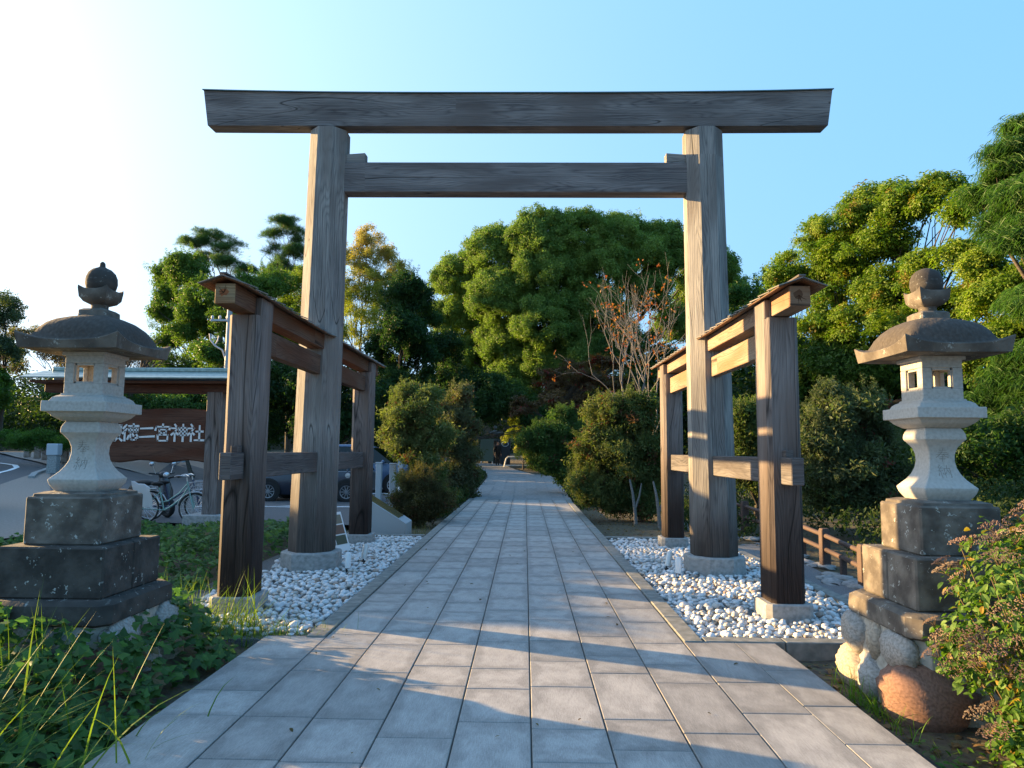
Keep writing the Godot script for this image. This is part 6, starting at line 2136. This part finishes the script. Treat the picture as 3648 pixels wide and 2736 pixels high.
func build_trees() -> void:
	var broad := []
	for i in 2: broad.append(leaf_cluster(30, Vector3(1, 0.7, 1), 0.42, 0.22, 0.3, 0.5, 0.12, 0.25))
	var fine := leaf_cluster(40, Vector3(1, 0.75, 1), 0.38, 0.17, 0.3, 0.4, 0.1, 0.35)
	var small := leaf_cluster(26, Vector3(1, 0.85, 1), 0.55, 0.22, 0.25, 0.3, 0.1, 0.35)
	var layered := leaf_cluster(34, Vector3(1, 0.32, 1), 0.36, 0.19, 1.1, 0.2, 0.1, 0.15)
	var needles := needle_cluster(60, 0.75, 0.022, 1.0)
	var drooping := leaf_cluster(60, Vector3(1.1, 0.28, 0.8), 0.62, 0.055, 0.9, 0.1, 0.12, 0.45)
	var F := func(p: Vector4) -> Vector3: return Vector3(p.x, ground_y(p.x, p.z), p.z)
	var g1 := Color(0.035, 0.075, 0.014)
	var g2 := Color(0.115, 0.185, 0.03)

	tree("camphor_tree", "huge rounded camphor tree with billowing bright green crown behind the torii", Vector3(2.2, ground_y(2.2, -60.0), -60.0), LOBES.camphor, broad[0], {"sprigs": 300, "sprig": 0.9, "c1": Color(0.06, 0.105, 0.022), "c2": Color(0.19, 0.25, 0.06), "dens": 2.2, "sub": 0.72, "per": 17, "size": 0.38, "grow": 1.15, "gap": -0.4, "gap_scale": 0.5, "twigs": 2}, 0.95, mats.bark, 0.3)
	tree("zelkova_tree", "broad layered light green tree filling the right side above the lantern", Vector3(17.6, ground_y(17.6, -36.5), -36.5), LOBES.zelkova_r, layered, {"c1": Color(0.06, 0.115, 0.012), "c2": Color(0.185, 0.235, 0.03), "dens": 2.6, "sub": 0.55, "per": 12, "size": 0.38, "grow": 1.35, "break": 2, "squash": 0.72, "flat": 0.4, "inner": 0.5, "loose": 0.35, "gap": -0.42, "gap_scale": 0.7, "twigs": 5, "fleck": Color(0.26, 0.2, 0.03), "fleck_share": 0.03}, 0.42, mats.bark, 0.35)
	tree("conifer", "dark drooping conifer at the upper right edge", Vector3(18.6, ground_y(18.6, -24.0), -24.0), LOBES.conifer, drooping, {"c1": Color(0.028, 0.07, 0.02), "c2": Color(0.075, 0.145, 0.035), "dens": 4.5, "sub": 0.5, "per": 9, "size": 0.5, "squash": 0.55, "flat": 0.8, "inner": 0.6, "gap": -0.5}, 0.4, mats.bark, 0.5)
	tree("small_tree", "small pale green tree against the sky left of the zelkova", Vector3(16.5, ground_y(16.5, -42.0), -42.0), LOBES.small_r, layered, {"c1": Color(0.06, 0.11, 0.015), "c2": Color(0.16, 0.21, 0.03), "dens": 1.6, "sub": 0.5, "per": 8, "size": 0.4, "squash": 0.7, "gap": -0.05, "gap_scale": 1.5}, 0.16, mats.bark, 0.5)
	tree("evergreen_tree", "dark evergreen behind the right pillar, between camphor and zelkova", Vector3(17.0, ground_y(17.0, -52.0), -52.0), LOBES.under_r1, broad[1], {"c1": Color(0.02, 0.05, 0.012), "c2": Color(0.07, 0.125, 0.022), "dens": 1.0, "sub": 0.7, "per": 11, "size": 0.5}, 0.4, mats.bark, 0.3)
	tree("evergreen_tree", "shaded evergreen thicket under the zelkova, right of the nearest right post", Vector3(16.5, ground_y(16.5, -35.0), -35.0), LOBES.under_r2, broad[0], {"c1": Color(0.018, 0.045, 0.01), "c2": Color(0.07, 0.12, 0.02), "dens": 2.2, "sub": 0.6, "per": 12, "size": 0.42, "gap": -0.45}, 0.35, mats.bark, 0.3)
	tree("evergreen_tree", "dark evergreen at the right edge behind the right lantern shaft", Vector3(14.5, ground_y(14.5, -20.5), -20.5), LOBES.under_r3, fine, {"c1": Color(0.015, 0.04, 0.01), "c2": Color(0.05, 0.09, 0.018), "dens": 1.8, "sub": 0.5, "per": 11, "size": 0.36}, 0.25, mats.bark, 0.3)
	tree("shrub", "tangled grey-green shrub beyond the railing, left of the right lantern", Vector3(8.2, ground_y(8.2, -15.6), -15.6), LOBES.tangle_r, small, {"category": "shrub", "sprigs": 400, "sprig": 0.5, "c1": Color(0.04, 0.052, 0.026), "c2": Color(0.095, 0.115, 0.05), "dens": 8.0, "sub": 0.28, "per": 11, "size": 0.2, "gap": -0.2, "inner": 0.5, "break": 8, "core": 0.55, "reach": 1.25, "loose": 0.5, "gap_scale": 3.0, "twigs": 8, "fleck": Color(0.2, 0.05, 0.04), "fleck_share": 0.012, "mat": mats.leaf_dull}, 0.09, mats.bark, 0.15)
	tree("shrub", "dull green shrub seen between the right torii pillar and its near post", Vector3(6.2, ground_y(6.2, -19.0), -19.0), LOBES.tangle_r0, small, {"category": "shrub", "c1": Color(0.03, 0.05, 0.015), "c2": Color(0.09, 0.11, 0.03), "dens": 6.0, "sub": 0.3, "per": 11, "size": 0.22, "break": 5, "gap": -0.22, "gap_scale": 2.5, "twigs": 6, "mat": mats.leaf_dull}, 0.08, mats.bark, 0.2)

	tree("pine_tree", "pine with a flat spreading top at the left skyline", Vector3(-29.0, ground_y(-29.0, -66.0), -66.0), LOBES.pine_a, needles, {"c1": Color(0.025, 0.06, 0.02), "c2": Color(0.08, 0.12, 0.035), "dens": 1.6, "sub": 0.55, "per": 7, "size": 0.5, "break": 6, "reach": 1.2, "squash": 0.45, "flat": 0.5, "gap": -0.05, "low": -0.3}, 0.28, mats.bark, 0.8)
	tree("pine_tree", "taller upright pine just left of the left torii pillar", Vector3(-21.0, ground_y(-21.0, -62.0), -62.0), LOBES.pine_b, needles, {"c1": Color(0.02, 0.055, 0.02), "c2": Color(0.07, 0.11, 0.035), "dens": 1.8, "sub": 0.5, "per": 7, "size": 0.5, "break": 6, "reach": 1.2, "squash": 0.6, "flat": 0.4, "gap": -0.05}, 0.24, mats.bark, 0.75)
	tree("broadleaf_tree", "bushy green tree at the left, above the shrine name board", Vector3(-20.0, ground_y(-20.0, -47.0), -47.0), LOBES.left_broad, broad[0], {"c1": Color(0.03, 0.065, 0.014), "c2": Color(0.12, 0.175, 0.03), "dens": 1.4, "sub": 0.6, "per": 12, "size": 0.4, "break": 5, "sprigs": 300, "sprig": 1.3, "gap": -0.15, "gap_scale": 0.9}, 0.4, mats.bark, 0.35)
	tree("yellow_green_tree", "yellow-green tree between the pine and the left torii pillar", Vector3(-16.8, ground_y(-16.8, -52.0), -52.0), LOBES.yellow_green, fine, {"c1": Color(0.07, 0.11, 0.015), "c2": Color(0.2, 0.23, 0.03), "dens": 1.3, "sub": 0.55, "per": 10, "size": 0.42}, 0.25, mats.bark, 0.4)
	tree("ginkgo_tree", "ginkgo turning yellow and orange behind the left torii pillar", Vector3(-13.3, ground_y(-13.3, -57.0), -57.0), LOBES.ginkgo, fine, {"c1": Color(0.12, 0.15, 0.02), "c2": Color(0.33, 0.31, 0.05), "dens": 1.4, "sub": 0.5, "per": 9, "size": 0.33, "squash": 1.15, "break": 5, "loose": 0.5, "gap": -0.15, "gap_scale": 1.4, "twigs": 8, "top": Color(0.52, 0.37, 0.13), "top_from": 13.5, "top_span": 5.0}, 0.24, mats.bark, 0.25)
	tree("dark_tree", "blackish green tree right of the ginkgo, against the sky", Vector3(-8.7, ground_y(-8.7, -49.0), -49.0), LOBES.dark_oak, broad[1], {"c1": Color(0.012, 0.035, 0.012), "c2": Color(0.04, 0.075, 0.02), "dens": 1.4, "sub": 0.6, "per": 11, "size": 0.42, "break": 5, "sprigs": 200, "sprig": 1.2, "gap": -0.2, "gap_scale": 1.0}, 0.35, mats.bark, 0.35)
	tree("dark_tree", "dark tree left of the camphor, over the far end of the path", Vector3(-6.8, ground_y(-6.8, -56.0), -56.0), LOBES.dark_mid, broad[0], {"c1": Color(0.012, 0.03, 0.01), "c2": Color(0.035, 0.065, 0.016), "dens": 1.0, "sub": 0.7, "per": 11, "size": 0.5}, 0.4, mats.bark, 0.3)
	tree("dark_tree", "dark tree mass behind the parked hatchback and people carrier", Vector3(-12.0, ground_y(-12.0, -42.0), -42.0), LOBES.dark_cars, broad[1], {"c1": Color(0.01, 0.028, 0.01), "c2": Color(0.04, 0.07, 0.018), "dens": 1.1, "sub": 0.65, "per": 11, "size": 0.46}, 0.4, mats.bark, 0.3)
	tree("green_tree", "green undergrowth tree beneath the camphor at the path end", Vector3(0.5, ground_y(0.5, -56.0), -56.0), LOBES.green_far, fine, {"c1": Color(0.02, 0.05, 0.014), "c2": Color(0.07, 0.115, 0.025), "dens": 1.4, "sub": 0.5, "per": 10, "size": 0.42}, 0.22, mats.bark, 0.3)
	tree("maple_tree", "dull reddish brown maple right of the path, below the camphor", Vector3(2.8, ground_y(2.8, -38.5), -38.5), LOBES.red_maple, layered, {"c1": Color(0.055, 0.035, 0.02), "c2": Color(0.13, 0.08, 0.04), "grow": 1.35, "break": 2, "dens": 3.0, "sub": 0.4, "per": 9, "size": 0.32, "squash": 0.6, "flat": 0.5, "gap": -0.12, "gap_scale": 1.5, "twigs": 6, "fleck": Color(0.28, 0.03, 0.025), "fleck_share": 0.05, "mat": mats.leaf_dull}, 0.16, mats.bark, 0.4)
	tree("sunlit_shrub", "yellow-green shrub catching the sun at the far end of the path", Vector3(-0.1, ground_y(-0.1, -46.0), -46.0), LOBES.sun_shrub, broad[0], {"category": "shrub", "c1": Color(0.12, 0.16, 0.02), "c2": Color(0.34, 0.3, 0.06), "dens": 5.0, "sub": 0.25, "per": 8, "size": 0.24, "gap": -0.15, "gap_scale": 2.0}, 0.05, mats.bark, 0.2)
	tree("overhanging_tree", "dark boughs overhanging the far end of the path", Vector3(-4.6, ground_y(-4.6, -45.5), -45.5), LOBES.tunnel, broad[1], {"c1": Color(0.014, 0.035, 0.01), "c2": Color(0.05, 0.08, 0.02), "dens": 2.0, "sub": 0.5, "per": 11, "size": 0.4, "gap": -0.5}, 0.2, mats.bark, 0.5)
	var sh := {"category": "shrub", "sprigs": 260, "sprig": 0.5, "c1": Color(0.045, 0.07, 0.022), "c2": Color(0.15, 0.155, 0.06), "dens": 6.5, "sub": 0.27, "per": 11, "size": 0.17, "inner": 0.4, "break": 9, "core": 0.5, "reach": 1.3, "loose": 0.7, "gap": -0.15, "gap_scale": 2.2, "twigs": 6, "fleck": Color(0.16, 0.07, 0.04), "fleck_share": 0.06, "mat": mats.leaf_dull}
	tree("shrub", "bushy olive green shrub on the left of the path, nearest the van", Vector3(-2.95, ground_y(-2.95, -19.0), -19.0), LOBES.shrub_l1, small, sh.duplicate(), 0.05, mats.bark_pale, 0.35, "shrubs along the path")
	var sh2: Dictionary = sh.duplicate()
	sh2.c1 = Color(0.035, 0.045, 0.02)
	sh2.c2 = Color(0.13, 0.12, 0.065)
	sh2.size = 0.19
	sh2.dens = 6.0
	tree("shrub", "brownish shrub beyond the olive one on the left of the path", Vector3(-2.35, ground_y(-2.35, -25.0), -25.0), LOBES.shrub_l2, small, sh2, 0.06, mats.bark_pale, 0.35, "shrubs along the path")
	var sh3: Dictionary = sh2.duplicate()
	sh3.c1 = Color(0.03, 0.03, 0.014)
	sh3.c2 = Color(0.09, 0.075, 0.03)
	sh3.size = 0.13
	sh3.dens = 13.0
	sh3.sub = 0.15
	tree("shrub", "low dark shrub right behind the slanted plaque stone", Vector3(-2.5, ground_y(-2.5, -16.6), -16.6), LOBES.shrub_low, small, sh3, 0.03, mats.bark, 0.3, "shrubs along the path")
	var sh4: Dictionary = sh.duplicate()
	sh4.sprigs = 500
	sh4.c1 = Color(0.032, 0.055, 0.016)
	sh4.c2 = Color(0.12, 0.125, 0.042)
	tree("shrub", "tall dense olive shrub with pale stems right of the path, by the back right post", Vector3(3.0, ground_y(3.0, -18.4), -18.4), LOBES.shrub_r1, small, sh4, 0.07, mats.bark_pale, 0.3, "shrubs along the path")
	var sh5: Dictionary = sh4.duplicate()
	sh5.size = 0.22
	sh5.dens = 6.0
	sh5.c2 = Color(0.07, 0.12, 0.03)
	tree("shrub", "green shrub farther along the right of the path, under the maple", Vector3(1.9, ground_y(1.9, -27.0), -27.0), LOBES.shrub_r2, small, sh5, 0.06, mats.bark, 0.3, "shrubs along the path")
	for q in [Vector3(3.35, 0, -15.6), Vector3(3.15, 0, -16.6), Vector3(2.75, 0, -17.6)]:
		var st := shape()
		st.tube([Vector3(0, -0.1, 0), Vector3(-0.03, 0.35, 0), Vector3(-0.08, 0.75, 0.03), Vector3(-0.15, 1.1, 0.0)], [0.05, 0.042, 0.034, 0.02], 7)
		st.tube([Vector3(-0.03, 0.35, 0), Vector3(0.08, 0.7, 0.05), Vector3(0.14, 1.0, 0.0)], [0.03, 0.024, 0.015], 6)
		var names := ["pale leaning sapling trunk beside the back right torii post", "second pale sapling trunk, left of the leaning one", "third and farthest sapling trunk under the olive shrub"]
		var sp := thing("sapling", names[0 if q.x > 3.2 else (1 if q.x > 3.0 else 2)], "tree", Vector3(q.x, ground_y(q.x, q.z), q.z), 0.0, "saplings right of the path")
		part("trunk", st.mesh(), mats.bark_grey, sp)
	bare_tree("cherry_tree", "nearly bare pale-barked cherry with a few red leaves right of the path", Vector3(5.0, ground_y(5.0, -30.0), -30.0), 4, 9.2, 0.06, 0.36, 4, mats.bark_grey, [Color(0.32, 0.06, 0.02), Color(0.36, 0.16, 0.05)], 0.22)
	bare_tree("bare_tree", "dark leafless tree behind the left lantern", Vector3(-23.0, ground_y(-23.0, -37.0), -37.0), 3, 7.0, 0.26, 0.7, 5, mats.bark, [], 0.0)
	tree("far_tree", "grey-green tree cut by the left edge of the picture", Vector3(-45.5, ground_y(-45.5, -60.0), -60.0), LOBES.far_left, fine, {"c1": Color(0.03, 0.045, 0.025), "c2": Color(0.08, 0.10, 0.05), "dens": 1.1, "sub": 0.6, "per": 10, "size": 0.5}, 0.4, mats.bark, 0.4)
	tree("far_tree", "brownish trees low behind the left lantern", Vector3(-45.0, ground_y(-45.0, -70.0), -70.0), LOBES.brown_left, fine, {"c1": Color(0.07, 0.055, 0.035), "c2": Color(0.17, 0.13, 0.07), "dens": 0.9, "sub": 0.7, "per": 10, "size": 0.5}, 0.3, mats.bark, 0.3)
	tree("shrub", "dense green shrubs behind the shrine name board", Vector3(-18.0, ground_y(-18.0, -38.0), -38.0), LOBES.sign_back, broad[0], {"category": "shrub", "c1": Color(0.02, 0.05, 0.014), "c2": Color(0.07, 0.12, 0.03), "dens": 1.6, "sub": 0.5, "per": 10, "size": 0.4}, 0.12, mats.bark, 0.3)
	tree("hedge", "low clipped green hedge beyond the street bollards", Vector3(-24.5, ground_y(-24.5, -37.0), -37.0), LOBES.hedge_left, fine, {"category": "hedge", "c1": Color(0.03, 0.075, 0.015), "c2": Color(0.08, 0.15, 0.03), "dens": 5.0, "sub": 0.25, "per": 9, "size": 0.25, "twigs": 0}, 0.04, mats.bark, 0.3)
	var off := []  # unseen foliage, added on the left to shade the street and the path
	for i in 7: off.append(Vector4(-40.0 + rng.randf_range(-1.5, 1.5), 5.6 + rng.randf_range(-0.5, 0.4), -29.5 - i * 2.3, 2.7))
	for i in 6: off.append(Vector4(-46.0 + rng.randf_range(-1.5, 1.5), 6.0 + rng.randf_range(-0.5, 0.4), -46.0 - i * 2.4, 2.9))
	for i in 7: off.append(Vector4(-40.0 + rng.randf_range(-1.5, 1.5), 2.6, -29.5 - i * 2.3, 2.4))
	tree("added_shade_tree", "dense tree added beyond the left edge of the picture to shade the street", Vector3(-40.0, ground_y(-40.0, -36.0), -36.0), off, broad[1], {"c1": Color(0.03, 0.07, 0.015), "c2": Color(0.09, 0.15, 0.03), "dens": 1.6, "sub": 0.7, "per": 10, "size": 0.6, "squash": 1.0, "gap": -1.0, "low": -2.0, "twigs": 0}, 0.25, mats.bark, 0.3)
	# a hedge added out of view to keep the low sun off the pebbles
	var row := []
	for i in 6: row.append(Vector4(-16.4 - 0.4 * (i % 2), ground_y(-16.4, -13.6 - i * 0.9) + 1.5 + 0.1 * (i % 3), -13.9 - i * 0.9, 1.35))
	for i in 6: row.append(Vector4(-16.4 - 0.4 * (i % 2), ground_y(-16.4, -13.6 - i * 0.9) + 2.75, -13.9 - i * 0.9, 0.85))
	tree("added_shade_hedge", "tall hedge added beyond the left edge of the picture to cast shade", Vector3(-16.4, ground_y(-16.4, -17.0), -17.0), row, broad[0], {"category": "hedge", "c1": Color(0.03, 0.07, 0.015), "c2": Color(0.09, 0.15, 0.03), "dens": 3.0, "sub": 0.4, "per": 10, "size": 0.42, "squash": 1.0, "gap": -1.0, "low": -2.0, "twigs": 0}, 0.08, mats.bark, 0.3)
	# the wood that closes the view: trees one cannot tell apart
	var where := []
	var tints := []
	for i in 5200:
		var a := rng.randf_range(-1.0, 1.0)
		var x := a * 95.0
		var z := -78.0 - rng.randf() * 34.0 + absf(a) * 14.0
		if i % 3 == 0:
			x = rng.randf_range(6.0, 46.0)
			z = -46.0 - rng.randf() * 22.0 + (x - 6.0) * 0.45
		var h := (8.0 if x > -12.0 else 5.0) + 3.0 * noise.get_noise_2d(x * 0.15, z * 0.15)
		if i % 3 == 0: h = 6.0
		var y := ground_y(x, z) + rng.randf() * h
		where.append(Transform3D(aim((Vector3.UP + udir() * 0.6).normalized(), rng.randf() * TAU).scaled(Vector3.ONE * rng.randf_range(1.1, 2.0)), Vector3(x, y, z)))
		tints.append(Color(0.018, 0.042, 0.012).lerp(Color(0.06, 0.09, 0.025), rng.randf()))
	tag(many("far_wood", leaf_cluster(70, Vector3(1, 0.8, 1), 0.3, 0.16, 0.5, 0.5), mats.leaf, self, where, tints), "dark wood closing the view behind the separate trees", "wood")
	# low plants along both sides of the path
	where = []
	tints = []
	for i in 4200:
		var sd := -1.0 if i % 2 else 1.0
		var z := rng.randf_range(-48.0, -15.0)
		var x := PATH_MID + sd * (1.95 + pow(rng.randf(), 1.5) * 3.5) - (clampf((-36.0 - z) / 12.0, 0, 1) * 1.6)
		if sd > 0.0 and z > -22.0 and x < 3.6: continue
		if sd < 0.0 and z > -18.0: continue
		if sd < 0.0 and x < -3.2 and z > -34.0: continue
		if i % 3 == 0:
			x = rng.randf_range(5.9, 15.0)
			z = rng.randf_range(-27.0, -10.5)
		where.append(Transform3D(aim((Vector3.UP + udir() * 0.5).normalized(), rng.randf() * TAU).scaled(Vector3.ONE * rng.randf_range(0.16, 0.36)), Vector3(x, ground_y(x, z) + rng.randf_range(0.05, 0.4 if i % 3 else 1.1), z)))
		tints.append(Color(0.025, 0.05, 0.015).lerp(Color(0.08, 0.11, 0.03), rng.randf()))
	tag(many("undergrowth", fine, mats.leaf_dull, self, where, tints), "low dark undergrowth along both sides of the far path", "undergrowth")
